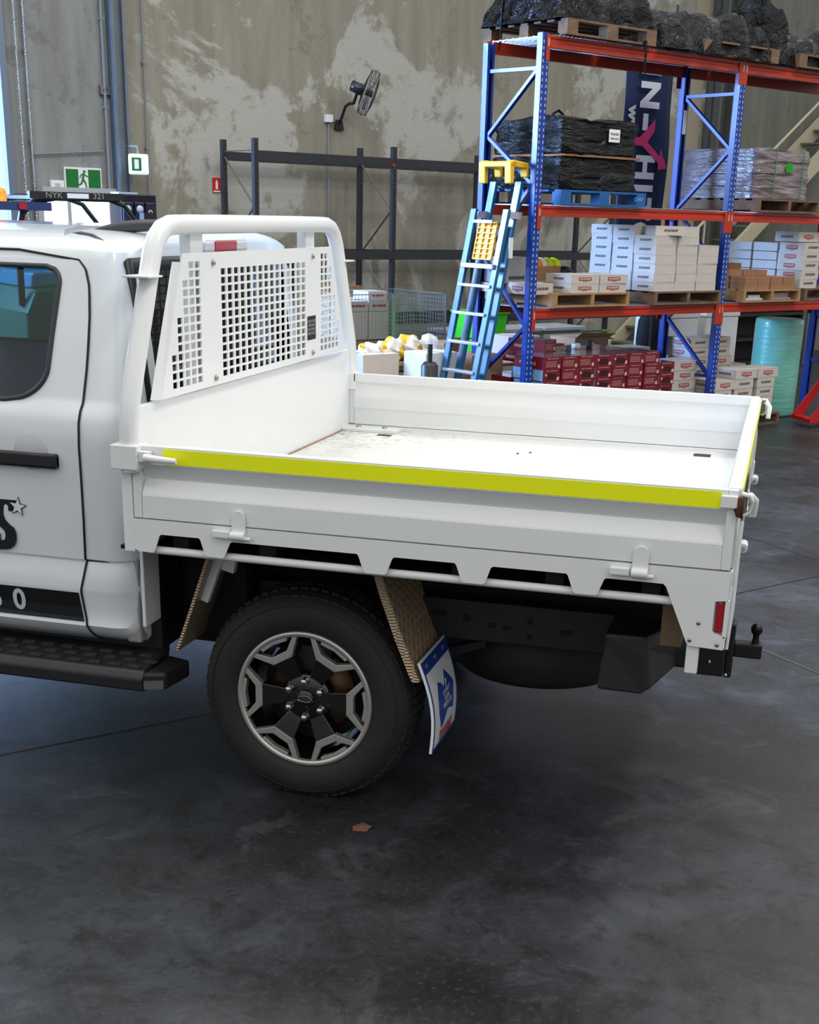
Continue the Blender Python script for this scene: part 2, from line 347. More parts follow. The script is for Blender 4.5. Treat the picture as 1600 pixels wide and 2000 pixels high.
# ---- personnel door (bright glazing)
DOORF = M('door_frame_grey', (176, 180, 182), .5)
m = MB()
for a in (-2.46, -1.48): m.box(a, a+.07, WV-.07, WV, 0, 2.34)
m.box(-2.46, -1.41, WV-.07, WV, 2.27, 2.34); m.box(-2.10, -2.06, WV-.06, WV, 0, 2.27); m.box(-2.39, -1.48, WV-.06, WV, .0, .15); m.box(-2.39, -1.48, WV-.06, WV, 1.0, 1.06)
dr = struct(m.build('door_2', DOORF))
for a, b_ in ((-2.37, -2.1), (-2.06, -1.5)):
    o = B(a, b_, WV-.03, WV-.02, .15, 2.25).build('pane', M('daylit_glass', (232, 242, 255), .3, emit=2.2), dr)
# ---- roller door opening: bright outside ground
struct(B(-12, -2.5, WV+.5, WV+.6, -.02, 5).build('wall_outside_daylight', M('daylit_yard', (205, 226, 255), .9, emit=2.4)))
# ---- floor joints (saw cuts)
JN = M('floor_joint', (34, 30, 28), .9); JB = M('floor_joint_brown', (70, 62, 48), .9)
struct(MB().beam((1.2, 2.85, .0015), (3.5, 5.79, .0015), .012, .003).build('trim_1', JN), False)
struct(MB().beam((.4, 7.29, .0015), (4.6, 2.81, .0015), .010, .003).build('trim_2', JN), False)
struct(MB().beam((1.6, 3.46, .0015), (4.0, .98, .0015), .020, .003).build('trim_3', JB), False)
struct(MB().beam((-3, -2.27, .001), (.7, 1.99, .001), .006, .002).build('trim_4', M('joint_pale', (84, 76, 66), .9)), False)
# ================================================================ UTILITY TRUCK
TR = thing('utility_truck', 'white dual cab utility truck with a flat drop-side tray and ladder-style headboard', 'truck', (0, 0, 0), 0, rack=False)
YC = 1.22
def yin(z):
    T = [(.55, .30), (.575, .255), (.60, .225), (.63, .205), (.655, .212), (.70, .212), (.765, .20), (.78, .198), (.83, .207), (.878, .216), (.886, .222), (.895, .207), (1.05, .20), (1.2, .192), (1.33, .184), (1.41, .186), (1.45, .20), (1.48, .222), (1.7, .278), (1.96, .352), (2.0, .368), (2.025, .395), (2.05, .46), (2.068, .58), (2.082, .80), (2.09, 1.1), (2.092, 1.21)]
    for (a, p), (b, q) in zip(T, T[1:]):
        if z <= b: return p+(q-p)*(z-a)/(b-a)
    return T[-1][1]
def xb(z): return -.125 if z < 1.45 else (-.125-.06*(z-1.45)/.55 if z < 2.0 else -.185-.5*max(0, z-2.03)*1.2)
WZ0, WZ1 = 1.475, 1.945
def xwr(z):  # rear edge of the rear side window
    t = (z-WZ0)/(WZ1-WZ0); x = -.452+.036*t+.0
    if z < WZ0+.12: x -= .16*(1-math.sqrt(max(0, 1-((WZ0+.12-z)/.12)**2)))
    if z > WZ1-.06: x -= .06*(1-math.sqrt(max(0, 1-((z-WZ1+.06)/.06)**2)))
    return x
def xseam(z):  # rear edge of the rear door
    P_ = [(.55, -.318), (.62, -.33), (.70, -.342), (.76, -.345), (.88, -.322), (1.1, -.312), (1.34, -.305), (1.45, -.300), (1.6, -.292), (1.75, -.292), (1.88, -.305), (1.94, -.325), (1.975, -.36), (1.992, -.41), (1.998, -.48)]
    for (a, p), (b, q) in zip(P_, P_[1:]):
        if z <= b: return p+(q-p)*(z-a)/(b-a)
    return P_[-1][1]
ZS = [.55, .575, .60, .63, .655, .70, .765, .78, .83, .878, .886, .895, 1.05, 1.2, 1.33, 1.41, 1.45] + [WZ0+i*.012 for i in range(0, 11)] + [1.64, 1.7, 1.78, 1.85] + [WZ1-.06+i*.01 for i in range(0, 7)] + [1.97, 2.0, 2.012, 2.025, 2.036, 2.05, 2.06, 2.068, 2.076, 2.082]
XW0 = -2.15; XF = -2.4
def ring(z, off=0.):
    y0 = yin(z)-off; xbk = xb(z)+off; r = .10 if z < 2.0 else .10+min(.25, (z-2.0)*3)
    half = [(XF, y0), (XW0-.12, y0), (XW0, y0), (xwr(z), y0), (min(xbk-r, -.2)-.02, y0)]
    for k in range(0, 7):
        a = PI/2*k/6; half.append((xbk-r+r*math.sin(a), y0+r-r*math.cos(a)))
    half.append((xbk, max(.50, y0+r+.002)))
    full = half + [(xbk-.015*(1 if z > 1.45 else 0), YC)] + [(x, 2*YC-y) for x, y in half[::-1]]
    return [(x, y, z) for x, y in full]
def cab():
    m = MB(); R_ = [ring(z) for z in ZS]; n = len(R_[0]); H = (n-1)//2
    m.v = [p for r in R_ for p in r]
    for i in range(len(ZS)-1):
        z = (ZS[i]+ZS[i+1])/2
        for k in range(n-1):
            if WZ0 <= z <= WZ1 and k in (2, n-4): continue
            if 1.44 <= z <= 1.96 and k in (H-1, H): continue
            m.f.append([i*n+k, i*n+k+1, (i+1)*n+k+1, (i+1)*n+k]); m.m.append(0); m.sm.append(True)
    m.f.append([(len(ZS)-1)*n+k for k in range(n)]); m.m.append(0); m.sm.append(False)
    m.f.append([0*n+k for k in range(n)]); m.m.append(0); m.sm.append(False)
    o = m.build('cab_body', CAB, TR); md = o.modifiers.new('e', 'EDGE_SPLIT'); md.split_angle = .6
    # rear door skin, raised a little from the body
    for side in (0, 1):
        m = MB(); rows = []
        for z in ZS:
            if z > 1.995: break
            y = yin(z)-.004; xs = [-2.25, -2.15, xwr(z)+.0, xseam(z)]
            rows.append([(x, (y if side == 0 else 2*YC-y), z) for x in xs])
        for r in rows: m.v += r
        for i in range(len(rows)-1):
            z = (ZS[i]+ZS[i+1])/2
            for k in range(3):
                if k in (0, 1) and WZ0 <= z <= WZ1:
                    continue
                m.f.append([i*4+k, i*4+k+1, (i+1)*4+k+1, (i+1)*4+k]); m.m.append(0); m.sm.append(True)
        d = m.build('door', CAB, TR, solid=.004); md = d.modifiers.new('e', 'EDGE_SPLIT'); md.split_angle = .5
        s_ = (lambda y: y) if side == 0 else (lambda y: 2*YC-y)
        zz = [z for z in ZS if z <= 1.995]
        MB().tube([(xseam(z)+.004, s_(yin(z)-.004), z) for z in zz] + [(-.6, s_(yin(2.0)-.004), 1.999), (-2.2, s_(yin(2.0)-.004), 1.999)], .0042, 6).build('door_seam', SEAM, d)
        MB().tube([(-1.2, s_(yin(.886)-.006), .886), (xseam(.886), s_(yin(.886)-.006), .886)], .0035, 6).build('crease', M('shadow_grey', (120, 124, 126), .6), d) if 0 else None
        wz = [z for z in ZS if WZ0 <= z <= WZ1]
        loop = [(xwr(z), s_(yin(z)-.008), z) for z in wz]
        path = [(-2.15, s_(yin(WZ0)-.008), WZ0)] + loop + [(-2.15, s_(yin(WZ1)-.008), WZ1)]
        MB().tube(path, .0095, 8).build('window_seal', TRIM, d)
        g = MB(); 
        for z in wz: g.v += [(-2.15, s_(yin(z)+.006), z), (xwr(z), s_(yin(z)+.006), z)]
        for i in range(len(wz)-1): g.f.append([2*i, 2*i+1, 2*i+3, 2*i+2]); g.m.append(0); g.sm.append(True)
        g.build('window_glass', GLASS, d)
        if side == 0:
            yh = .155
            h = B(-.80, -.388, yh, yh+.03, 1.238, 1.288).prism([(-.80, yh-.006), (-.395, yh-.006), (-.388, yh+.004), (-.388, yh+.03), (-.80, yh+.03)], 2, 1.244, 1.292)
            h.build('door_handle', BLK, d, .006)
            MB().lathe([(.0, 0), (.06, .002), (.072, .008)], (-.50, .172, 1.298), 'y', 24).build('handle_recess', M('recess_white', (190, 194, 197), .3, coat=.8), d)
            # lettering and stripe, follow the door skin
            st = MB(); zs = [.645, .66, .70, .74, .762]
            for z in zs: st.v += [(-1.22, yin(z)-.0085, z), (xseam(z)-.004, yin(z)-.0085, z)]
            for i in range(len(zs)-1): st.f.append([2*i, 2*i+1, 2*i+3, 2*i+2]); st.m.append(0); st.sm.append(False)
            st.build('black_stripe', M('stripe_black', (14, 15, 18), .35), d, label='black stripe along the foot of the door')
            for ch_, x_ in (('1', -.815), ('5', -.715), ('0', -.612)):
                MB().text(ch_, .118, (x_, yin(.70)-.0135, .705), (1, 0, 0), (0, -.114, 1), bold=.003, squash=.95).build('stripe_digit', M('silver_print', (196, 198, 212), .4), d)
            c3 = lambda a, b: (a/3.449, 820+b/3.449)
            def c2(a, b): x, y = c3(a, b); return (-.66+.00212*x-.000185*(y-965), yin(1.0)-.0105, 1.118-.00201*(y-965)+.00019*x)
            S_ = [(-150, 497), (60, 497), (105, 508), (138, 538), (150, 580), (150, 606), (78, 614), (65, 604), (67, 580), (50, 563), (36, 574), (33, 600), (33, 635), (45, 668), (75, 700), (108, 725), (124, 760), (126, 810), (112, 845), (75, 868), (0, 870), (-150, 868), (-185, 840), (-190, 760), (-110, 755), (-105, 800), (-80, 812), (-55, 800), (-50, 770)]
            S2 = [(-150, 497), (60, 497), (105, 508), (138, 538), (150, 580), (150, 606), (78, 614), (65, 604), (67, 580), (50, 563), (36, 574), (33, 600), (33, 635), (45, 668), (75, 700), (108, 725), (124, 760), (126, 810), (112, 845), (75, 868), (-20, 870), (-62, 845), (-75, 800), (-75, 755), (14, 762), (12, 795), (20, 806), (32, 808), (45, 798), (48, 770), (42, 745), (20, 722), (-30, 690), (-62, 650), (-72, 600), (-68, 540), (-50, 505)][1:]
            MB().add([c2(a, b) for a, b in S2], [tuple(range(len(S2)))]).build('door_lettering', M('decal_black', (16, 18, 24), .35), d, solid=.001, label='large black lettering ending in S')
            def star(r, rr, c, y, dx=0): return [(c[0]+(r if k % 2 == 0 else rr)*math.sin(PI*k/5+.12), c[1]+(r if k % 2 == 0 else rr)*math.cos(PI*k/5+.12)) for k in range(10)]
            MB().prism([(a, b) for a, b in star(.040, .017, (-.580, 1.078), 0)], 1, yin(1.07)-.0112, yin(1.07)-.0105).build('star_outline', M('decal_black'), d)
            MB().prism([(a, b) for a, b in star(.034, .0135, (-.580, 1.078), 0)], 1, yin(1.07)-.013, yin(1.07)-.0118).build('star', CAB, d)
    # lower body crease at the rear quarter, its shade drawn as a dark line
    MB().tube([(xseam(.886), yin(.886)-.002, .886), (-.25, yin(.886)-.001, .886), (-.225, yin(.886)+.0, .888)], .003, 6).build('crease_shade_line', SEAM, TR)
    # rear glass, seen dark behind the guard
    B(xb(1.7)-.03, xb(1.7)-.024, .40, 2*YC-.40, 1.43, 1.98).build('rear_window', GLASS, TR)
    m = MB().tube([(xb(z)+.004, y, z) for y, z in [(.40, 1.45), (.40, 1.96), (2.04, 1.96), (2.04, 1.45)]], .022, 6, closed=True); m.build('rear_window_seal', BLK, TR)
    # third brake light
    bl = B(-.20, -.148, 1.01, 1.46, 1.988, 2.036).build('high_brake_light', CLEAR, TR, .012); B(-.16, -.144, 1.10, 1.33, 1.992, 2.034).build('red_lens', RED, bl, .006, label='red centre lens')
    # roof rail strips
    m = MB(); pr = [(-.47, .52, 2.058), (-.42, .50, 2.06), (-.36, .48, 2.05), (-.30, .455, 2.026), (-.255, .42, 1.995), (-.225, .385, 1.955)]
    m.tube(pr, [.001, .006, .010, .012, .012, .012], 6).build('roof_moulding', M('roof_strip', (74, 72, 76), .5), TR)
    m = MB(); n_ = 12
    m.tube([(-.47+.36*i/n_, .66, 2.058+.034*math.sin(PI*min(1, i/n_*1.05+.05)*.55)) for i in range(n_+1)], [.006+.016*math.sin(PI*.5*min(1, i/6)) for i in range(n_+1)], 8).build('roof_rail', M('grey_rail', (58, 58, 62), .4), TR)
    # interior
    B(-2.3, -.3, .3, 2*YC-.3, .7, .9).build('cabin_floor', UNDER, TR)
    for y in (.70, 1.74):
        s = MB().box(-.78, -.30, y-.28, y+.28, 1.0, 1.22).box(-.42, -.26, y-.27, y+.27, 1.15, 1.72, 0, Matrix.Rotation(.15, 3, 'Y')).box(-.36, -.26, y-.14, y+.14, 1.72, 1.92)
        s.build('rear_seat', M('seat_fabric', (22, 24, 28), .85), TR, .03)
        MB().box(-2.3, -2.0, y-.28, y+.28, 1.0, 1.2).box(-2.12, -1.98, y-.27, y+.27, 1.15, 1.70, 0, Matrix.Rotation(.15, 3, 'Y')).box(-2.08, -1.99, y-.14, y+.14, 1.71, 1.88).build('front_seat', M('seat_fabric'), TR, .03)
cab()
# rear cab guard piece behind the sill
B(-.19, -.13, .26, .32, .56, .90).build('mud_flange', M('cab_grey_metal', (150, 148, 148), .5), TR, .01)
B(-.105, -.09, .23, .36, .64, .96).build('body_bracket', TRAY, TR, .004)
# side step
st = MB().prism([(.10, .425), (.10, .475), (.125, .50), (.30, .525), (.34, .52), (.34, .47), (.13, .42)], 0, -2.4, -.05)
o = st.build('side_step', BLK, TR, .008)
MB().prism([(-.05, .10), (.030, .135), (.050, .31), (-.05, .34)], 2, .43, .50).build('step_end_cap', BLK, o, .012)
MB().add([(-.045, .098, .437), (.022, .128, .437), (.022, .128, .470), (-.045, .098, .470)], [(0, 1, 2, 3)]).build('step_reflector', M('smoke_lens', (96, 92, 92), .25, coat=.5), o, solid=.006)
m = MB()
for i in range(11):
    for j in range(3):
        x = -.98+i*.085+(.042 if j % 2 else 0); y = .15+j*.05; m.box(x, x+.05, y-.012, y+.014, .503+.007*j*.98, .5085+.0072*j)
m.build('tread_pad', M('worn_black', (44, 43, 44), .6), o)
MB().box(-2.2, -.08, .34, .40, .49, .64).box(-.118, -.106, .36, 2.08, .50, 1.02).build('sill_and_dark_plate', M('sill_black', (10, 10, 12), .6), TR)  # sill beam, plus an added plate that keeps the cab back dark
# ---------------------------------------------------------------- tray
L_, Wd, ZD, ZT = 2.068, 2.44, 1.124, 1.380
o = B(.01, 2.03, .045, Wd-.045, 1.075, 1.105).build('tray_deck', DECK, TR)
B(1.79, 1.87, 2.25, 2.33, 1.1052, 1.1062).build('tie_down_slot', M('slot_dark', (60, 52, 44), .8), o); B(.22, .29, 2.20, 2.25, 1.1052, 1.1062).build('tie_down_slot', M('slot_dark'), o)
for i, (x, y) in enumerate([(.986, 1.955), (1.037, 2.008)]): B(x, x+.010, y, y+.03, 1.105, 1.107).build('deck_bolt', M('bolt_dark', (40, 34, 30)), o)
def skirt(side):
    P_ = [(0, 1.122), (0, 1.011), (.012, 1.004), (.070, 1.003), (.076, 1.010), (.096, 1.066), (.104, 1.071), (.246, 1.071), (.252, 1.066), (.268, 1.016), (.276, 1.008), (.334, 1.006), (.342, 1.012)]
    for a, b, c, d in ((.366, .834, .853, .935), (.956, 1.177, 1.196, 1.278), (1.297, 1.553, 1.573, 1.654)):
        P_ += [(a-.002, 1.062), (a+.006, 1.068), (b-.006, 1.068), (b, 1.062), (c, 1.010), (c+.008, 1.004), (d-.008, 1.004), (d, 1.010)]
    P_ += [(1.672, 1.060), (1.680, 1.065), (1.862, 1.064), (1.872, 1.055), (1.952, .876), (1.962, .866), (2.068, .862), (2.074, .868), (2.074, .905), (2.037, .916), (2.03, .925), (2.03, 1.022), (2.07, 1.026), (2.07, 1.122)]
    y0, y1 = (0, .006) if side == 0 else (Wd-.006, Wd)
    s = MB().prism(P_, 1, y0, y1); ya, yb = (.003, .05) if side == 0 else (Wd-.05, Wd-.003)
    s.box(0, 2.068, ya, yb, 1.10, 1.122)
    o = s.build('tray_side_rail', TRAY, TR)
    yt = .032 if side == 0 else Wd-.032
    MB().tube([(.03, yt, 1.006), (1.905, yt, 1.002)], .0145, 14).build('rope_rail', TRAY, o)
    for x, z in [(1.985, .945), (1.962, .885), (2.05, .878)]:
        MB().lathe([(.0, -.004), (.006, -.003), (.007, 0)], (x, (0 if side == 0 else Wd), z), 'y', 10).build('rivet', ZINC, o)
for s_ in (0, 1): skirt(s_)
def board(side):
    prof = [(0.0, 1.380), (0.0, 1.318), (.004, 1.315), (.031, 1.268), (.033, 1.262), (.003, 1.212), (.001, 1.206), (0, 1.127), (.010, 1.125), (.034, 1.125), (.036, 1.200), (.042, 1.21), (.044, 1.255), (.044, 1.265), (.036, 1.33), (.045, 1.342), (.045, 1.380)]
    sg = (lambda y: y) if side == 0 else (lambda y: Wd-y)
    m = MB().prism([(sg(y), z) for y, z in prof], 0, .036, 2.035)
    # flat end stiles
    m.prism([(sg(-.001), 1.127), (sg(-.001), 1.38), (sg(.036), 1.38), (sg(.036), 1.127)], 0, .004, .034)
    m.prism([(sg(-.001), 1.127), (sg(-.001), 1.38), (sg(.036), 1.38), (sg(.036), 1.127)], 0, 2.036, 2.066)
    o = m.build('side_board', TRAY, TR)
    if side == 0:
        MB().box(.124, 2.016, -.002, .0, 1.322, 1.374).build('reflective_tape', YEL, o, label='bright yellow reflective tape')
    for x in (.402, 1.785):
        m = MB().prism([(x-.026, 1.075), (x+.026, 1.075), (x+.026, 1.160), (x+.020, 1.176), (x+.008, 1.184), (x-.008, 1.184), (x-.020, 1.176), (x-.026, 1.160)], 1, sg(-.004), sg(-.012))
        h = m.tube([(x-.026, sg(-.016), 1.095), (x+.026, sg(-.016), 1.095)], .016, 12).build('hinge', TRAY, o, .003)
        B(x-.097, x-.032, *sorted((sg(-.001), sg(-.020))), 1.082, 1.110).build('hinge_bracket', TRAY, h, .005)
        MB().tube([(x+.02, sg(-.016), 1.088), (x+.045, sg(-.016), 1.087)], .007, 8).build('hinge_pin', TRAY, h)
for s_ in (0, 1): board(s_)
# front posts
for y0, y1 in ((-.004, .05), (Wd-.05, Wd+.004)):
    B(-.040, 0.0, y0, y1, 1.0, 1.30).build('corner_post', TRAY, TR, .004)
# tail board
m = MB().prism([(2.028, 1.125), (2.028, 1.375), (2.034, 1.380), (2.070, 1.380), (2.076, 1.374), (2.076, 1.31), (2.070, 1.262), (2.076, 1.21), (2.076, 1.125)], 1, .045, Wd-.045)
tb = m.build('tail_board', TRAY, TR)
B(2.0762, 2.0775, .10, Wd-.10, 1.322, 1.376).build('reflective_tape', YEL, tb)
MB().box(2.0765, 2.0778, .35, 1.1, 1.15, 1.27).build('tail_lettering', M('decal_black'), tb, label='black lettering seen edge on')
B(2.03, 2.075, 0.01, Wd-.01, 1.03, 1.122).build('rear_cross_rail', TRAY, TR, .003)
for y in (.45, 1.05, 1.75):
    h = MB().tube([(2.092, y-.035, 1.105), (2.092, y+.035, 1.105)], .016, 12).prism([(2.078, 1.10), (2.084, 1.10), (2.086, 1.18), (2.078, 1.19)], 1, y-.025, y+.025).build('tail_hinge', TRAY, tb)
    MB().tube([(2.092, y-.06, 1.105), (2.092, y-.02, 1.105)], .008, 8).build('hinge_pin', CHR, h)
MB().tube([(2.085, .02, 1.28), (2.086, .02, 1.0), (2.08, .025, .86)], .006, 8).build('corner_rod', TRAY, TR)
def latch(parent, o_, xd, yd, name='board_latch'):
    # over-centre latch: o_ origin, xd along board (towards handle end), yd outwards
    o_, xd, yd = Vector(o_), Vector(xd), Vector(yd); z = Vector((0, 0, 1))
    def bx(m, a0, a1, b0, b1, c0, c1):
        vs = [o_+xd*a+yd*b+z*c for a in (a0, a1) for b in (b0, b1) for c in (c0, c1)]
        m.add(vs, [(0, 1, 3, 2), (4, 6, 7, 5), (0, 4, 5, 1), (2, 3, 7, 6), (0, 2, 6, 4), (1, 5, 7, 3)]); return m
    m = bx(MB(), -.040, .030, 0, .012, -.036, .036); m = bx(m, -.040, -.032, 0, .03, -.036, .036)
    b = m.build(name, TRAY, parent, .003)
    P_ = lambda a, bb, c: o_+xd*a+yd*bb+z*c
    MB().tube([P_(-.012, .028, -.014), P_(-.012, .028, .014)], .013, 10).build('latch_hook', ZINC, b)
    MB().tube([P_(-.012, .03, .012), P_(.01, .03, .018), P_(.03, .028, .012)], .005, 8).tube([P_(-.012, .03, -.012), P_(.01, .03, -.018), P_(.03, .028, -.012)], .005, 8).build('latch_loop', ZINC, b)
    MB().tube([P_(.012, .028, 0), P_(.045, .026, 0)], .008, 8).build('latch_spring', M('rusty_spring', (96, 78, 62), .6, .5), b)
    h = bx(MB(), .035, .085, 0, .03, -.020, .016); h.tube([P_(.07, .030, -.004), P_(.12, .036, -.006), P_(.19, .034, -.008)], [.014, .013, .010], 10)
    h.build('latch_handle', TRAY, b, .002)
latch(TR, (.0, -.004, 1.350), (1, 0, 0), (0, -1, 0))
latch(TR, (0, Wd+.004, 1.350), (1, 0, 0), (0, 1, 0))
def tlatch(y, s):
    b = B(1.965+.05, 2.066, *sorted((y, y-s*.016)), 1.326, 1.366).build('tail_latch', TRAY, TR, .004)
    MB().tube([(2.066, y-s*.01, 1.33), (2.075, y-s*.012, 1.30), (2.075, y-s*.005, 1.362)], .011, 8).build('rusty_hook', M('rust_brown', (98, 56, 30), .8), b)
    MB().tube([(2.078, y+s*.02, 1.368), (2.10, y+s*.01, 1.366), (2.108, y+s*.03, 1.345), (2.105, y+s*.04, 1.31), (2.085, y+s*.03, 1.300)], .008, 8).build('latch_loop', TRAY, b)
    MB().tube([(2.083, y+s*.03, 1.31), (2.083, y+s*.03, 1.36)], .012, 8).build('latch_spring', ZINC, b)
    MB().tube([(2.10, y+s*.05, 1.36), (2.118, y+s*.07, 1.34), (2.115, y+s*.09, 1.29)], .012, 8).build('latch_handle', TRAY, b)
tlatch(0, 1); tlatch(Wd, -1)
# rear corner leg, tail light, lens
B(1.954, 1.995, .01, .05, .768, .870).build('rear_leg', TRAY, TR, .004)
B(2.035, 2.062, .01, .12, .915, 1.02).build('tail_light', RED, TR, .006)
B(2.062, 2.076, .0, .20, .90, 1.03).build('tail_light_bracket', TRAY, TR, .003)
B(1.86, 1.93, .12, .50, .82, 1.06).build('light_box', M('bare_steel', (120, 100, 80), .5, .6), TR)
# headboard
HB = B(-.022, .008, .045, Wd-.045, 1.0, 1.502).build('headboard', TRAY, TR, .002, label='solid lower panel of the headboard')
near = [(-.002, 1.29), (-.002, 1.40), (.004, 1.46), (.020, 1.535), (.086, 1.685), (.152, 1.83), (.206, 1.955), (.232, 2.010), (.268, 2.055), (.318, 2.086), (.38, 2.099), (.5, 2.101), (.86, 2.102)]
path = [(0, y, z) for y, z in near] + [(0, YC, 2.102)] + [(0, Wd-y, z) for y, z in near[::-1]]
TB = MB().tube(path, .0345, 20).build('headboard_hoop', TRAY, TR)
for y in (.15, Wd-.15):
    B(-.05, .05, y-.055, y+.055, 1.93, 1.937).build('hoop_lug', TRAY, TB, .002)
for y in (.60, Wd-.60): B(-.045, .0, y-.055, y+.055, 1.48, 2.075).build('hoop_strut', TRAY, TB, .003)
for y in (.0, Wd): B(-.055, .045, y-.045, y+.045, 1.30, 1.385).build('hoop_socket', TRAY, TB, .004)
def guard():
    def sl(z): return .405-(2.0-z)*(.405-.190)/(2.0-1.512)
    z0, z1 = 1.512, 2.004
    zl = [z0, 1.5335]
    for k in range(14): a = 1.5335+k*.0318; zl += [a+.0045, a+.0045+.0235]
    zl += [z1-.012, z1]
    pm, pw = .0638, .0638
    yl = []; holes_y = []
    for k in range(6): a = .235+k*.0545; holes_y.append((a, a+.041, 'w'))
    for k in range(15): a = .742+k*pm; holes_y.append((a, a+.047, 'm'))
    for k in range(6): a = Wd-.235-.041-k*.0545; holes_y.append((a, a+.041, 'w'))
    hy = sorted(holes_y); ys = [0] + [v for h in hy for v in h[:2]] + [Wd]
    m = MB(); idx = {}
    def vid(i, j):
        z = zl[j]; y = min(max(ys[i], sl(z)), Wd-sl(z)); k = (round(y, 5), j)
        if k not in idx: idx[k] = len(m.v); m.v.append((.030, y, z))
        return idx[k]
    for i in range(len(ys)-1):
        for j in range(len(zl)-1):
            hole = (i % 2 == 1) and (2 <= j < len(zl)-3) and (j % 2 == 0)
            zc = (zl[j]+zl[j+1])/2; y_ = ys[i] if ys[i] < YC else Wd-ys[i+1]
            if hole:
                kind = hy[i//2][2]
                if kind == 'w' and y_ < sl(zc)+.035: hole = False
                if kind == 'm' and (j >= len(zl)-4): hole = False
            if hole: continue
            q = [vid(i, j), vid(i+1, j), vid(i+1, j+1), vid(i, j+1)]
            q2 = []
            for a in q:
                if a not in q2: q2.append(a)
            if len(q2) >= 3: m.f.append(q2); m.m.append(0); m.sm.append(False)
    o = m.build('mesh_guard', TRAY, TR, solid=.006, label='perforated window guard with rectangular holes')
    m = MB()
    for s_ in (0, 1):
        g = (lambda y: y) if s_ == 0 else (lambda y: Wd-y)
        B(-.012, .03, *sorted((g(sl(1.52)-.012), g(sl(1.52)))), 1.512, 1.60).v
        MB().add([(.033, g(sl(z0)), z0), (.033, g(sl(z1-.03)), z1-.03), (.0, g(sl(z1-.03)-.008), z1-.03), (.0, g(sl(z0)-.022), z0)], [(0, 1, 2, 3)]).build('guard_flange', TRAY, o, solid=.005)
    for y in (.665, Wd-.665):
        for z in (1.54, 1.965): MB().lathe([(0, .012), (.008, .010), (.011, .004), (.011, 0)], (.033, y, z), 'x', 10).build('bolt', ZINC, o)
    B(.0335, .035, Wd-.735, Wd-.625, 1.60, 1.705).text('NOT A LOAD\nRESTRAINT\nMAX HEIGHT\nCHECK BOLTS', .018, (.0352, Wd-.68, 1.655), (0, 1, 0), (0, 0, 1), 1).build('safety_label', [LBL, M('grey_print', (150, 150, 150))], o, label='small black safety label')
guard()
# headboard foot bracket and hardware at the far corner
b = MB().box(.008, .30, Wd-.16, Wd-.045, 1.105, 1.122).build('corner_bracket', TRAY, TR, .003)
for x in (.08, .22): MB().lathe([(0, .008), (.012, .007), (.014, 0)], (x, Wd-.10, 1.122), 'z', 8).build('bracket_bolt', ZINC, b)
MB().beam((.012, .5, 1.107), (.012, Wd-.16, 1.107), .010, .004).build('deck_gap_strip', M('grime_brown', (150, 122, 96), .9), TR)
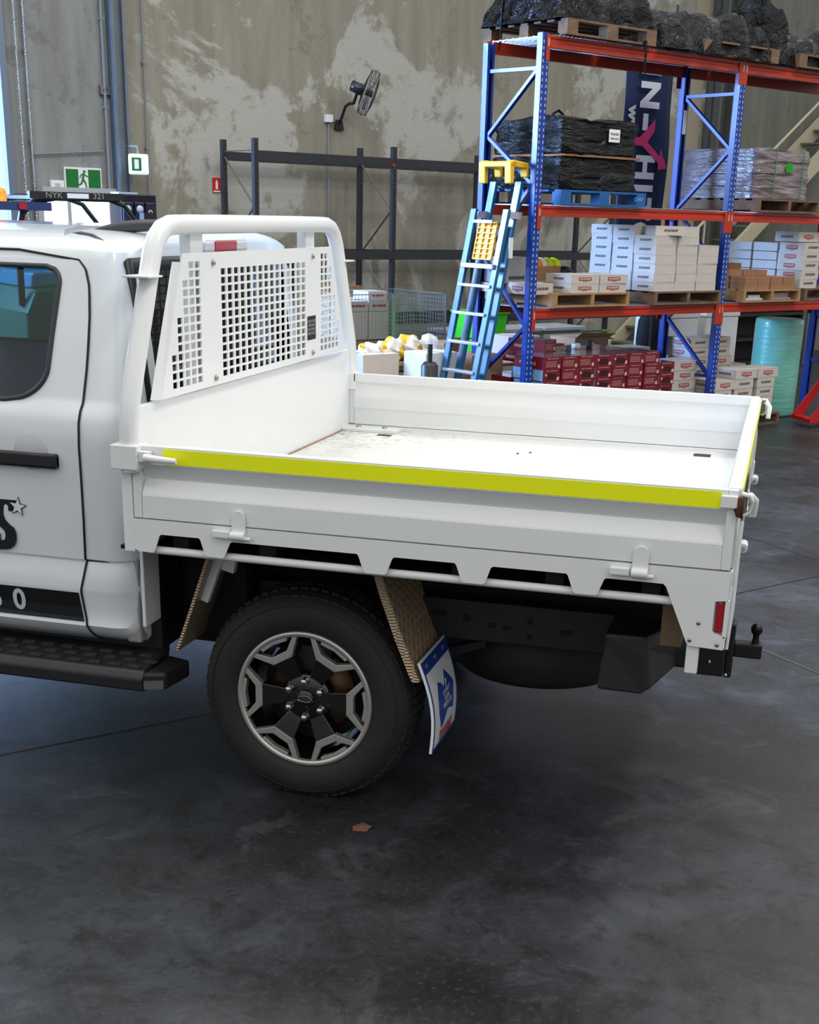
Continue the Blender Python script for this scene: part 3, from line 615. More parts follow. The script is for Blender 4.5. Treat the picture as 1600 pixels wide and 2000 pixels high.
# ---------------------------------------------------------------- wheels
WX, WZ, WY = .5324, .402, .277
def wheel(yf, s):
    # s=+1: outer face towards -y
    T = thing('x', 'x', 'x'); bpy.data.objects.remove(T)
    Y = lambda d: yf + s*d
    m = MB(); prof = [(.268, .012), (.282, -.004), (.30, -.012), (.335, -.016), (.368, -.010), (.386, .002), (.398, .014), (.408, .026), (.414, .036), (.419, .06), (.421, .13), (.419, .21), (.414, .238), (.408, .25), (.39, .268), (.34, .285), (.29, .28), (.268, .262)]
    seg = 120; vs = []; fs = []
    for r, h in prof:
        for k in range(seg):
            a = 2*PI*k/seg
            x, z = r*math.cos(a), r*math.sin(a); zz = WZ+z; hh = h
            if zz < .002: zz = .002; hh = h*1.03-.003
            vs.append((WX+x, Y(hh), zz))
    for i in range(len(prof)-1):
        for k in range(seg): fs.append((i*seg+k, i*seg+(k+1) % seg, (i+1)*seg+(k+1) % seg, (i+1)*seg+k))
    m.add(vs, fs, 0, True)
    for i in range(34):
        pass
    ty = m.build('wheel', RUB, TR, label='black all-terrain tyre and alloy wheel')
    # tread blocks
    m = MB(); n = 64
    for i in range(n):
        a = 2*PI*i/n
        for (h0, h1, r0, sk, w) in ((.020, .062, .4085, .0, .36), (.070, .118, .4215, .3, .36), (.126, .160, .422, -.3, .36), (.168, .208, .4215, .3, .36), (.214, .244, .4095, 0, .36)):
            a0 = a + (PI/n if sk else 0); dw = 2*PI/n*w
            q = []
            for (aa, hh) in ((a0-dw, h0), (a0+dw, h0), (a0+dw+sk*.06, h1), (a0-dw+sk*.06, h1)):
                for rr in (r0-.012, r0+(.002 if hh in (.020, .244) else .0055)):
                    q.append((WX+rr*math.cos(aa), Y(hh), max(.0015, WZ+rr*math.sin(aa))))
            m.add(q, [(0, 2, 3, 1), (2, 4, 5, 3), (4, 6, 7, 5), (6, 0, 1, 7), (1, 3, 5, 7)])
    for i in range(48):
        a = 2*PI*i/48
    m.build('tread', RUB, ty)
    MB().lathe([(.372, -.0105), (.3735, -.0125), (.375, -.0085)], (WX, yf, WZ), 'y', 96).build('sidewall_rib', RUB, ty) if s > 0 else None
    # rim barrel
    m = MB(); seg = 72
    pr = [(.2715, .010), (.2715, .018), (.262, .022), (.255, .05), (.235, .10), (.225, .2), (.24, .25)]
    for (r, h), (r2, h2) in zip(pr, pr[1:]):
        m.lathe([(r, s*h), (r2, s*h2)], (WX, yf, WZ), 'y', seg)
    m.build('rim_barrel', GBLK, ty)
    MB().lathe([(.2725, s*.014), (.2725, s*.002), (.268, -s*.002), (.253, -s*.001), (.251, s*.006), (.251, s*.02)], (WX, yf, WZ), 'y', seg).build('rim_lip', ALLOY, ty, label='bright machined rim lip')
    m = MB(); m.lathe([(.05, s*.12), (.165, s*.12), (.165, s*.135), (.05, s*.135)], (WX, yf, WZ), 'y', 48); m.build('brake_disc', M('brake_rust', (122, 92, 66), .5, .6), ty)
    m = MB().box(-.05, .05, s*.09, s*.16, .09, .19); m.v = [(WX+x*1.2+.02, yf+y, WZ+z) for x, y, z in m.v]; m.build('brake_caliper', M('cast_iron', (46, 42, 40), .6), ty)
    MB().lathe([(0, s*.14), (.21, s*.14)], (WX, yf, WZ), 'y', 32).build('dust_shield', UNDER, ty)
    def loc(p, q, k):
        a = k*PI/3; return (WX+p*math.cos(a)-q*math.sin(a), WZ+p*math.sin(a)+q*math.cos(a))
    for k in range(6):
        R2 = .259
        def on(q, r=R2): return math.sqrt(r*r-q*q)
        # machined frame: two arms + bar + outer block
        outer = [(on(.108), -.108), (.184, -.050), (.172, -.040), (.172, .040), (.184, .050), (on(.108), .108)]
        inner = [(on(.088), .088), (.200, .034), (.200, -.034), (on(.088), -.088)]
        m = MB(); h0, h1 = s*.002, s*.030
        def pr2(poly):
            pts = [loc(p, q, k) for p, q in poly]; m.prism([(x, z) for x, z in pts], 1, yf+h0, yf+h1)
        pr2([(on(.108), -.108), (.172, -.044), (.172, -.04), (.198, -.034), (on(.090), -.090)])
        pr2([(.170, -.046), (.170, .046), (.198, .036), (.198, -.036)])
        pr2([(on(.108), .108), (.172, .044), (.172, .04), (.198, .034), (on(.090), .090)])
        blk = [(on(q, .268), q) for q in (-.066, -.04, 0, .04, .066)] + [(q2, q) for q2, q in ((.232, .056), (.240, 0), (.232, -.056))]
        pr2(blk)
        fr = m.build('spoke_frame', ALLOY, ty, .0015)
        m = MB(); a = [loc(.05, -.024, k), loc(.171, -.046, k), loc(.171, .046, k), loc(.05, .024, k)]
        hs = (.032, .006, .006, .032)
        m.add([(x, Y(h), z) for (x, z), h in zip(a, hs)] + [(x, Y(.07), z) for (x, z) in a], [(0, 1, 2, 3), (7, 6, 5, 4), (0, 4, 5, 1), (1, 5, 6, 2), (2, 6, 7, 3), (3, 7, 4, 0)])
        m.build('spoke', GBLK, ty, .003)
        m = MB(); pa = [loc(.178, -.040, k), loc(.178, .040, k), loc(on(.085, .25), .085, k), loc(on(.085, .25), -.085, k)]
        m.add([(x, Y(.034), z) for x, z in pa] + [(x, Y(.04), z) for x, z in pa], [(0, 1, 2, 3)]) if 0 else None
        a = k*PI/3+PI/6; x, z = WX+.073*math.cos(a), WZ+.073*math.sin(a)
        MB().lathe([(0, -s*.008), (.009, -s*.006), (.014, s*.000), (.015, s*.03), (.019, s*.032), (.019, s*.04)], (x, yf, z), 'y', 8).build('lug_nut', CHR, ty, label='chrome lug nut')
    MB().lathe([(0, s*.024), (.085, s*.024), (.10, s*.034), (.10, s*.08)], (WX, yf, WZ), 'y', 36).build('hub', GBLK, ty)
    cp = MB().lathe([(0, s*.012), (.030, s*.012), (.034, s*.016), (.036, s*.03)], (WX, yf, WZ), 'y', 32).build('centre_cap', GBLK, ty)
    if s > 0:
        m = MB(); m.tube([(WX+.028*math.cos(a), yf+.011, WZ+.012*math.sin(a)+0.0) for a in [2*PI*j/24 for j in range(24)]], .0014, 6, closed=True)
        m.text('Ford', .019, (WX, yf+.0105, WZ), (1, 0, 0), (0, 0, 1), 0, .0004, .4)
        m.build('oval_badge', CHR, cp)
    return ty
wheel(WY, 1); wheel(Wd-WY, -1)
# ---------------------------------------------------------------- mudguards
def plate(name, pts, mat, y0, y1, th=.004, flange=None, lab=None):
    m = MB(); n = len(pts); vs = [(x, y, z) for y in (y0, y1) for x, z in pts]
    m.add(vs, [(i, i+1, n+i+1, n+i) for i in range(n-1)])
    if flange:
        vs = [(x, y0, z) for x, z in pts] + [(x-flange, y0-.002, z-.003) for x, z in pts]; m.add(vs, [(i, i+1, n+i+1, n+i) for i in range(n-1)])
    return m.build(name, mat, TR, solid=th, label=lab)
g = plate('front_mudguard', [(.185, .99), (.155, .91), (.09, .73), (.030, .57), (.018, .545)], TREAD, .27, .66, flange=.012)
MB().beam((.18, .34, .95), (.10, .34, .74), .03, .05).build('guard_stay', TRAY, g, .003); MB().beam((.24, .36, 1.02), (.20, .36, .86), .03, .05).build('guard_stay', TRAY, g)
g = plate('rear_mudguard', [(.80, 1.02), (.838, .93), (.86, .86), (.92, .70), (.975, .57), (.992, .535)], TREAD, .262, .66, flange=.028)
for y, x, z in ((.40, .896, .775), (.56, .87, .84)): MB().lathe([(0, .012), (.007, .010), (.010, 0)], (x+.003, y, z), 'x', 8).build('guard_rivet', M('bare_steel'), g)
def flap():
    n = 12; m = MB(); 
    def fx(t): return .990+.055*t+.028*math.sin(PI*t)*1.0, .612-.352*t
    def surf(m, t0, t1, y0, y1, off, mat=0, k=8):
        vs = []
        for i in range(k+1):
            x, z = fx(t0+(t1-t0)*i/k); vs += [(x+off, y0, z), (x+off, y1, z)]
        m.add(vs, [(2*i, 2*i+1, 2*i+3, 2*i+2) for i in range(k)], mat)
    vs = []
    surf(m, 0, 1, .248, .610, 0)
    fo = m.build('mud_flap', WHT, TR, solid=.010, label='white rubber mud flap with blue edging')
    BL = M('flap_blue', (16, 62, 160), .5); m = MB()
    surf(m, .01, .14, .252, .606, .0065); surf(m, .14, .97, .252, .264, .0065); surf(m, .14, .99, .596, .606, .0065); surf(m, .965, .995, .252, .606, .0065)
    m.build('flap_border', BL, fo)
    # blue map-like emblem, drawn on the curved face
    def pt(t, y, off=.0072): x, z = fx(t); return (x+off, y, z)
    poly = [(.30, .36), (.34, .40), (.42, .43), (.25, .47), (.36, .52), (.46, .56), (.66, .54), (.74, .53), (.70, .49), (.68, .45), (.78, .40), (.82, .36), (.62, .33), (.45, .335)]
    m = MB(); k = len(poly); c = pt(.55, .45); m.add([c]+[pt(t, y) for t, y in poly], [(0, i+1, (i+1) % k+1) for i in range(k)]); m.build('flap_emblem', BL, fo, recalc=False)
    for i, (tx, t, mt) in enumerate((('DON\'T', .46, WHT), ('RUN', .53, WHT), ('WITH US', .60, WHT))):
        m = MB(); m.text(tx, .030, pt(t, .445, .0085), (0, 1, 0), (-.1, 0, 1), 0, .0003); m.build('flap_lettering', mt, fo)
    m = MB(); m.text('TRUCK PARTS', .030, pt(.865, .43, .009), (0, 1, 0), (.1, 0, 1), 0, .0003, bold=.001); m.text('AND SERVICE', .030, pt(.925, .43, .009), (0, 1, 0), (.15, 0, 1), 0, .0003, bold=.001); m.build('flap_red_lettering', RINK, fo)
    for y in (.30, .42, .54): MB().lathe([(0, .008), (.012, .007), (.015, 0)], pt(.07, y, .006), 'x', 10).build('flap_bolt', M('bare_steel'), fo)
m = MB(); ga = [(.838, .93), (.86, .86), (.92, .70), (.975, .57)]
ln_ = [0]
for (a, b), (c, d_) in zip(ga, ga[1:]): ln_.append(ln_[-1]+math.hypot(c-a, d_-b))
def gp(t):
    for i in range(3):
        if t <= ln_[i+1] or i == 2:
            f = (t-ln_[i])/(ln_[i+1]-ln_[i]); (a, b), (c, d_) = ga[i], ga[i+1]; L2 = math.hypot(c-a, d_-b); return (a+(c-a)*f+.0025*(b-d_)/L2, b+(d_-b)*f+.0025*(c-a)/L2)
for i in range(14):
    for j in range(14):
        t0, y0 = .015+i*.028, .275+j*.028; sg = 1 if (i+j) % 2 else -1
        for k in (-1, 0, 1):
            q = [(t0-.012+k*.0, y0-sg*.008+k*.0055), (t0+.012+k*.0, y0+sg*.008+k*.0055)]
            (xa, za), (xb_, zb_) = gp(max(0, q[0][0])), gp(min(ln_[-1], q[1][0])); m.beam((xa, q[0][1], za), (xb_, q[1][1], zb_), .0026, .003, 0, (1, 0, .5))
pt_ = m.build('tread_pattern', M('tread_ridge', (214, 190, 158), .3, .6), g)
flap()
# ---------------------------------------------------------------- underbody
m = MB()
for y in (.62, 1.72): m.box(-2.3, 1.95, y, y+.08, .60, .76)
m.box(-.2, -.1, .62, 1.8, .60, .72).box(1.85, 1.95, .62, 1.8, .60, .74)
fr = m.build('chassis_rail', M('chassis_rail_black', (22, 22, 24), .55), TR, .006)
for x, z, a, b_ in ((.97, .70, .03, .012), (1.08, .69, .014, .014), (1.18, .67, .016, .008), (1.24, .665, .016, .008), (1.33, .70, .01, .01), (1.33, .64, .01, .01), (1.47, .67, .024, .010)):
    B(x-a, x+a, .616, .6195, z-b_, z+b_).build('rail_hole', UNDER, fr)
for i, x in enumerate((.15, .48, .85, 1.18, 1.50, 1.82)):
    B(x-.03, x+.03, .06, Wd-.06, 1.0, 1.072).build('cross_bearer', UNDER, TR)
B(-.1, 1.98, .08, Wd-.08, .985, .998).box(-.1, 1.9, .75, .79, .66, .99).box(-.1, 1.94, 1.98, 2.0, .80, .99).build('added_dark_plates', UNDER, TR)  # black plates added to keep the underside dark and close bright gaps
MB().tube([(.53, .50, .40), (.53, 1.94, .40)], .05, 14).lathe([(.0, -.14), (.11, -.1), (.15, 0), (.11, .1), (0, .14)], (.53, 1.22, .40), 'y', 20).build('rear_axle', DARK, TR)
for y in (.70, 1.74): MB().prism([(-.1, .56), (.2, .47), (.53, .445), (.9, .47), (1.15, .56), (1.15, .59), (.9, .51), (.53, .49), (.2, .51), (-.1, .59)], 1, y-.03, y+.03).build('leaf_spring', DARK, TR)
MB().box(-.08, .22, .5, .9, .50, .95).build('fuel_tank', UNDER, TR, .05)
MB().lathe([(.16, -.12), (.34, -.12), (.385, -.08), (.395, 0), (.385, .08), (.34, .12), (.16, .12), (.16, -.12)], (1.30, 1.10, .50), 'z', 64).build('spare_wheel', RUB, TR)
MB().lathe([(0, -.04), (.16, -.04), (.16, .05), (0, .05)], (1.30, 1.10, .50), 'z', 32).build('spare_rim', DARK, TR)
for x, y, z in ((.45, .5, 1.01), (1.0, .5, 1.01), (1.38, .6, 1.01)): MB().lathe([(0, -.02), (.014, -.015), (.016, .01)], (x, y, z), 'y', 8).build('bearer_bolt', M('orange_marking', (190, 60, 20), .6), TR)
# bumper end
m = MB().add([(1.652, .30, .785), (1.80, .29, .79), (1.93, .56, .80), (1.66, .60, .79), (1.655, .30, .74), (1.805, .285, .742), (1.94, .56, .76), (1.64, .29, .575), (1.80, .285, .572), (1.83, .30, .60), (1.92, .56, .63), (1.65, .60, .58)],
    [(0, 1, 2, 3), (0, 4, 5, 1), (1, 5, 6, 2), (4, 7, 8, 5), (5, 8, 9), (5, 9, 10, 6), (7, 11, 10, 9, 8), (0, 3, 11, 7, 4), (3, 2, 6, 10, 11)])
bu = m.build('rear_bumper', M('bumper_plastic', (34, 34, 36), .5), TR, .012)
B(1.84, 1.90, .40, .55, .80, .84).build('bumper_light', RED, bu, .005)
B(1.88, 1.94, .5, 1.9, .62, .70).build('bumper_bar', DARK, TR, .01)
# tow bar
tw = MB().box(2.060, 2.092, 1.17, 1.27, .375, .61).build('tow_bar', DARK, TR, .008)
MB().box(1.92, 2.06, 1.10, 1.30, .40, .52).build('tow_bracket', DARK, tw, .006)
MB().box(2.09, 2.205, 1.19, 1.25, .462, .525).build('tow_tongue', DARK, tw, .008)
MB().lathe([(.016, .0), (.013, .02), (.013, .035), (.020, .042), (.0245, .056), (.024, .066), (.018, .078), (0, .083)], (2.175, 1.22, .525), 'z', 24).build('tow_ball', M('ball_black', (38, 36, 36), .3, .6), tw)
for z in (.41, .46): MB().lathe([(0, -.01), (.008, -.008), (.009, 0)], (2.0+(.46-z)*1.4, 1.10, z), 'y', 8).build('tow_bolt', ZINC, tw)
# ================================================================ BLUE AND ORANGE RACK
Z1, Z2, Z3, LB, DR = 3.665, 2.264, 1.352, 2.70, .80
RK = thing('pallet_rack', 'tall blue and orange pallet rack loaded with wrapped pallets and cartons', 'rack', (0, 0, 0))
def upright(u, v, h, face):
    m = MB(); w, d = .085, .07
    y0, y1 = (v, v+d) if face > 0 else (v-d, v)
    yo = y0 if face > 0 else y1-.003
    m.box(u-w/2, u+w/2, yo, yo+.003, 0, h); m.box(u-w/2, u-w/2+.003, y0, y1, 0, h); m.box(u+w/2-.003, u+w/2, y0, y1, 0, h)
    yi = y1-.003 if face > 0 else y0
    m.box(u-w/2, u-.018, yi, yi+.003, 0, h); m.box(u+.018, u+w/2, yi, yi+.003, 0, h)
    n = int(h/.0508)
    for i in range(2, n):
        z = i*.0508
        for s in (-.024, .024): m.box(u+s-.006, u+s+.006, (y0-.0012 if face > 0 else y1), (y0 if face > 0 else y1+.0012), z-.012, z+.012, 1)
    o = m.build('upright', [BLUE, M('slot_glint', (168, 196, 232), .35, .3)], RK)
    B(u-.07, u+.07, v-.02 if face > 0 else v-.1, v+.1 if face > 0 else v+.02, 0, .006).build('foot_plate', BLUE, o)
    return o
for u in (0, LB, 2*LB):
    upright(u, 0, Z1+.015, 1); upright(u, DR, Z1-.02, -1)
F_ = [(3.40, 1), (2.86, 0), (2.44, 1), (1.80, 0), (1.19, 1), (.66, 0), (.2, 1)]
for j, u in enumerate((0, LB, 2*LB)):
    fv, bv = .07, DR-.07
    nodes = [(z+.0, (fv if f else bv)) for z, f in F_] if j == 0 else [(3.37, bv), (2.86, fv), (2.28, bv), (1.68, fv), (1.16, bv), (.60, fv)]
    for (za, va), (zb_, vb) in zip(nodes, nodes[1:]): MB().beam((u, va, za), (u, vb, zb_), .03, .042, 0, (1, 0, 0)).build('brace', BLUE, RK)
    MB().beam((u, fv, 3.40 if j == 0 else 3.38), (u, bv, 3.41 if j == 0 else 3.38), .03, .042, 0, (1, 0, 0)).build('brace', BLUE, RK)
    MB().beam((u, fv, .6), (u, bv, .6), .03, .042, 0, (1, 0, 0)).build('brace', BLUE, RK)
for b_ in range(2):
    for z, h in ((Z1, .10), (Z2, .093), (Z3, .088)):
        u0, u1 = b_*LB+.045, (b_+1)*LB-.045
        for v0, v1, f in ((-.004, .046, 1), (DR-.046, DR+.004, 0)):
            m = MB().prism([(v0, z-h), (v0, z-h*.62), (v0+.008, z-h*.55), (v0+.008, z-h*.35), (v0, z-.02), (v0, z), (v1, z), (v1, z-h)] if f else [(v0, z-h), (v0, z), (v1, z), (v1, z-h)], 0, u0, u1)
            bm_ = m.build('rack_beam', ORG, RK)
            for uu in (u0, u1):
                B(uu-.045, uu-.002 if uu == u0 else uu+.045, v0-.006 if f else v1, v0 if f else v1+.006, z-.205, z+.002).build('beam_connector', ORG, bm_)
                B(uu-.030 if uu == u0 else uu+.012, uu-.014 if uu == u0 else uu+.028, v0-.009 if f else v1+.006, v0-.006 if f else v1+.009, z-.09, z-.03).build('locking_pin', M('pin_metal', (200, 180, 160), .4, .4), bm_)
        m = MB(); n = 52
        for i in range(n+1):
            uu = u0+.02+(u1-u0-.04)*i/n; m.beam((uu, -.012, z+.004), (uu, DR, z+.004), .005, .005)
        for i in range(9): m.beam((u0, .04+i*.09, z+.009), (u1, .04+i*.09, z+.009), .005, .005)
        m.build('wire_deck', GALV, RK)
B(LB-.05, LB+.0, DR-.10, DR-.098, 3.02, 3.25).build('rack_load_sign', WHT, RK)
# ---------------------------------------------------------------- pallets
def pallet(u, v, z, w, d, mat, label, rot=0., blocks=False, group='pallets on the rack', marks=False):
    t = thing('pallet', label, 'pallet', (u, v, z), rot, group)
    H = .13; m = MB()
    nb = 7
    for i in range(nb): a = i*(d-.09)/(nb-1); m.box(0, w, a, a+.09, H-.018, H)
    m.build('top_board', mat, t)
    m = MB()
    for i in range(3): a = i*(d-.1)/2; m.box(0, w, a, a+.1, 0, .018)
    m.build('bottom_board', mat, t)
    if blocks:
        for i in range(3):
            for j in range(3):
                a, b = i*(w-.13)/2, j*(d-.12)/2; B(a, a+.13, b, b+.12, .018, H-.018).build('block', mat, t)
    else:
        for i in range(3): a = i*(w-.045)/2; B(a, a+.045, 0, d, .018, H-.018).build('bearer', mat, t)
    if marks:
        MB().text('CHEP', .05, (w-.10, -.002, .07), (1, 0, 0), (0, 0, 1)).build('stencil', M('pale_blue_print', (120, 170, 200)), t)
    return t
# ---------------------------------------------------------------- wrapped loads
def lumpy(name, w, d, h, mat, parent, seed, n=14, amp=.012, top=.02):
    rnd = random.Random(seed); bm = bmesh.new(); bmesh.ops.create_cube(bm, size=1)
    bmesh.ops.subdivide_edges(bm, edges=bm.edges, cuts=n, use_grid_fill=True)
    ph = [rnd.uniform(0, 6.28) for _ in range(8)]
    for v in bm.verts:
        x, y, z = v.co; X, Y, Z_ = (x+.5)*w, (y+.5)*d, (z+.5)*h
        k = math.sin(Z_*38+ph[0]+3*math.sin(X*4+ph[1]))*.5+math.sin(Z_*17+ph[2]+X*3+Y*2)*.6+rnd.uniform(-.4, .4)
        nx = (1 if x > .499 else -1 if x < -.499 else 0); ny = (1 if y > .499 else -1 if y < -.499 else 0)
        X += nx*k*amp; Y += ny*k*amp
        if z > .499: Z_ += top*(math.sin(X*9+ph[3])*.5+math.sin(Y*7+ph[4])*.5+rnd.uniform(-.3, .3))
        if nx and ny: X -= nx*.012; Y -= ny*.012
        v.co = (X, Y, Z_)
    me = bpy.data.meshes.new(name); bm.to_mesh(me); bm.free(); me.materials.append(mat)
    for p in me.polygons: p.use_smooth = True
    o = bpy.data.objects.new(name, me); COL.objects.link(o)
    if parent: o.parent = parent
    return o
pallet(.24, -.05, Z2+.012, 1.13, 1.13, BWOOD, 'bright blue painted pallet under the black wrapped load on the middle shelf', blocks=True, marks=True)
t = thing('wrapped_load', 'black plastic wrapped pallet load with a white paper label, above the blue pallet', 'wrapped load', (.28, -.02, Z2+.142))
lo = lumpy('wrapped_stack', .97, 1.02, .28, WRAPB, t, 1); uo = lumpy('wrapped_stack', .95, 1.0, .30, WRAPB, t, 2, top=.03); uo.location = (.0, 0, .315)
c = lumpy('cardboard_sheet', 1.02, 1.04, .02, CARD, t, 3, n=8, amp=.006, top=.012); c.location = (-.01, -.02, .288)
B(.54, .68, -.022, -.016, .43, .54).text('FRAGILE', .03, (.61, -.024, .50), (1, 0, 0), (0, 0, 1), 1).text('THIS WAY', .026, (.61, -.024, .46), (1, 0, 0), (0, 0, 1), 1).build('paper_label', [WHT, INK], t)
MB().tube([(.10, .3, .61), (.12, .3, .66), (.2, .32, .69), (.28, .34, .66), (.30, .34, .60)], .012, 8).build('strap_tail', WRAPB, t)
pallet(3.08, -.05, Z2+.012, 1.05, 1.13, OWOOD, 'brown timber pallet under the clear wrapped load on the middle shelf', marks=False)
t = thing('wrapped_load', 'clear plastic wrapped pallet load with green straps and a green sticker', 'wrapped load', (3.06, -.02, Z2+.142))
for i in range(4):
    o = lumpy('wrapped_layer', .86-.01*(i % 2), 1.04, .122, WRAPC, t, 20+i, n=10, amp=.010, top=.012); o.location = (.0, 0, i*.122)
for x in (.24, .70): B(x, x+.010, -.026, -.020, 0, .5).box(x, x+.01, -.02, 1.05, .50, .504).build('green_strap', M('strap_green', (60, 130, 90), .5), t)
B(.42, .53, -.028, -.022, .27, .36).build('green_sticker', M('sticker_green', (0, 150, 20), .5), t)
# top shelf
pallet(.17, -.08, Z1+.012, 1.14, 1.14, OWOOD, 'weathered timber pallet at the left end of the top shelf', blocks=True)
pallet(1.98, -.08, Z1+.012, 1.14, 1.14, OWOOD, 'dark timber pallet on the top shelf between the two wrapped heaps', blocks=True)
pallet(3.45, -.08, Z1+.012, 1.14, 1.14, OWOOD, 'dark timber pallet at the right end of the top shelf', blocks=True)
def heap(u, v, z, w, d, h, label, seed, spikes=()):
    rnd = random.Random(seed); t = thing('wrapped_heap', label, 'wrapped heap', (u, v, z))
    nx, ny = 34, 24; ph = [rnd.uniform(0, 6.28) for _ in range(12)]; m = MB(); vs = []
    for j in range(ny+1):
        for i in range(nx+1):
            x, y = i/nx, j/ny; e = min(1, min(x, 1-x)*7)*min(1, min(y, 1-y)*7)
            f = .72+.14*math.sin(x*9+ph[0]+2*math.sin(y*5+ph[1]))+.10*math.sin(x*19+y*11+ph[2])+.07*math.sin(y*23+x*7+ph[3])+rnd.uniform(-.03, .03)
            for sx, sw, sh in spikes: f += sh*math.exp(-((x-sx)/sw)**2)
            vs.append((x*w+.02*math.sin(y*20+ph[4]), y*d+.02*math.sin(x*24+ph[5]), max(0, e**.45*f*h)))
    fs = [(j*(nx+1)+i, j*(nx+1)+i+1, (j+1)*(nx+1)+i+1, (j+1)*(nx+1)+i) for j in range(ny) for i in range(nx)]
    m.add(vs, fs, 0, True); m.build('plastic_cover', WRAPH, t, recalc=False)
    return t
t = heap(.12, -.06, Z1+.142, 1.24, 1.1, .52, 'black plastic covered heap on the left pallet of the top shelf', 3)
m = MB().tube([(1.02, -.04, -.10), (1.03, -.05, -.2), (1.02, -.055, -.3), (1.04, -.06, -.42)], [.02, .012, .01, .006], 6); m.build('loose_strap', WRAPH, t)
m = MB().tube([(-.04, .75, .2), (-.05, .75, 0), (-.04, .76, -.12), (-.05, .77, -.22)], [.02, .014, .012, .008], 6); m.build('loose_strap', WRAPH, t)
heap(1.41, -.10, Z1+.02, 1.60, 1.1, .42, 'low black plastic covered heap with a twisted tail in the middle of the top shelf', 5, ((.97, .05, .9),))
heap(3.05, -.06, Z1+.02, 1.9, 1.1, .42, 'black plastic covered heap at the right end of the top shelf', 9, ((.12, .05, .9),))
# ---------------------------------------------------------------- cartons
def carton(w, d, h, mat, front=None, side=None, lidline=True, fm=INK, sm=INK, fs=.04, ss=.04):
    m = MB().box(0, w, 0, d, 0, h); 
    if lidline: m.box(-.0008, w+.0008, -.0008, d+.0008, h*.86, h*.865, 3)
    def put(tx, pos, xd, mat_, size, kind):
        if kind == 'logo':
            bw, bh = w*.46 if xd[0] else d*.46, h*.40
            a = Vector(xd); n = Vector((0, -1, 0)) if xd[0] else Vector((-1, 0, 0)); P0 = Vector(pos)
            q = [P0+a*x*bw/2+Vector((0, 0, 1))*z*bh/2+n*.001 for x, z in ((-1, -.8), (-.9, -1), (.9, -1), (1, -.8), (1, .8), (.9, 1), (-.9, 1), (-1, .8))]
            m.add(q, [tuple(range(8))], 2); m.text(tx, bh*.72, P0+n*.002, xd, (0, 0, 1), 0, .0003, bold=.001, squash=bw*.85/(bh*.72*len(tx)*.62)); m.text('SUSPENSION', bh*.3, P0-Vector((0, 0, bh*.72))+n*.0015, xd, (0, 0, 1), 1, .0003)
        else: m.text(tx, size, Vector(pos)+(Vector((0, -.0015, 0)) if xd[0] else Vector((-.0015, 0, 0))), xd, (0, 0, 1), 1, .0004, shear=.35, bold=size*.03, squash=1.0)
    if front: put(front[0], (w/2, 0, h*.52), (1, 0, 0), fm, h*.34, front[1])
    if side: put(side[0], (0, d/2, h*.50), (0, -1, 0), sm, h*.34, side[1])
    o = m.build('carton', [mat, INK, RINK, M('carton_edge', (120, 112, 104))], None); me = o.data; bpy.data.objects.remove(o); return me
WD = 'ROADSAFE'
cW = dict(plain=carton(.305, .29, .088, WBOX, None, (WD, 'w')), logo=carton(.37, .35, .082, WBOX, (WD, 'logo'), (WD, 'w')), word=carton(.30, .34, .100, WBOX, (WD, 'w'), (WD, 'logo')), lg2=carton(.36, .32, .100, WBOX, (WD, 'logo'), (WD, 'w')), plain2=carton(.33, .33, .088, WBOX, (WD, 'w'), None), brn=carton(.20, .20, .062, CARD), brn2=carton(.13, .2, .062, CARD))
usedc = set()
def put(kind, u, v, z, label, group, rot=0., name='carton', jit=True):
    o = bpy.data.objects.new(name, cW[kind]); COL.objects.link(o)
    if jit: rot += random.uniform(-.02, .02); u += random.uniform(-.006, .006)
    tagm(o, label, 'box', (u, v, z), rot, group); return o
PZ = Z3+.142
# pallet C with four logo cartons and the ones behind
pallet(.22, -.06, Z3+.012, 1.02, 1.14, WOOD, 'clean timber pallet at the left end of the lower shelf', group='pallets on the rack')
for i in range(2):
    for k in range(2):
        put('logo', .44+k*.385, -.05, PZ+i*.084, 'white red-logo carton, %s of the %s pair on the left shelf pallet' % (('left', 'right')[k], ('bottom', 'top')[i]), 'red logo cartons on the left pallet')
put('logo', .30, .36, PZ, 'white carton with red logo lying behind the blue upright on the lower shelf', 'loose cartons at the left end of the lower shelf')
put('word', .05, .10, PZ-.02, 'white carton overhanging the left pallet beside the blue upright', 'loose cartons at the left end of the lower shelf', jit=False)
put('logo', .0, .46, PZ-.02, 'white carton with red logo seen between the ladder and the blue upright', 'loose cartons at the left end of the lower shelf')
t = thing('open_carton', 'open grey carton standing upright behind the ladder on the lower shelf', 'box', (.02, .42, PZ+.066)); g = M('grey_carton', (150, 150, 150), .8)
MB().box(0, .28, 0, .005, 0, .24).box(0, .28, .3, .305, 0, .24).box(0, .005, 0, .305, 0, .24).box(.275, .28, 0, .305, 0, .24).box(0, .28, 0, .305, 0, .005).build('box_walls', g, t); MB().text(WD, .04, (.14, -.003, .05), (1, 0, 0), (0, 0, 1), bold=.002, shear=.3).build('print', INK, t)
t = thing('open_carton', 'open brown carton holding bright coloured tape rolls on the lower shelf', 'box', (.42, .46, PZ)); MB().box(0, .36, 0, .005, 0, .22).box(0, .36, .3, .305, 0, .22).box(0, .005, 0, .305, 0, .22).box(.355, .36, 0, .305, 0, .22).box(0, .36, 0, .305, 0, .005).build('box_walls', CARD, t)
B(.37, .55, .03, .2, .0, .17).text('HANDLE', .03, (.46, .025, .12), (1, 0, 0), (0, 0, 1), 1).build('inner_box', [CARD2, INK], t)
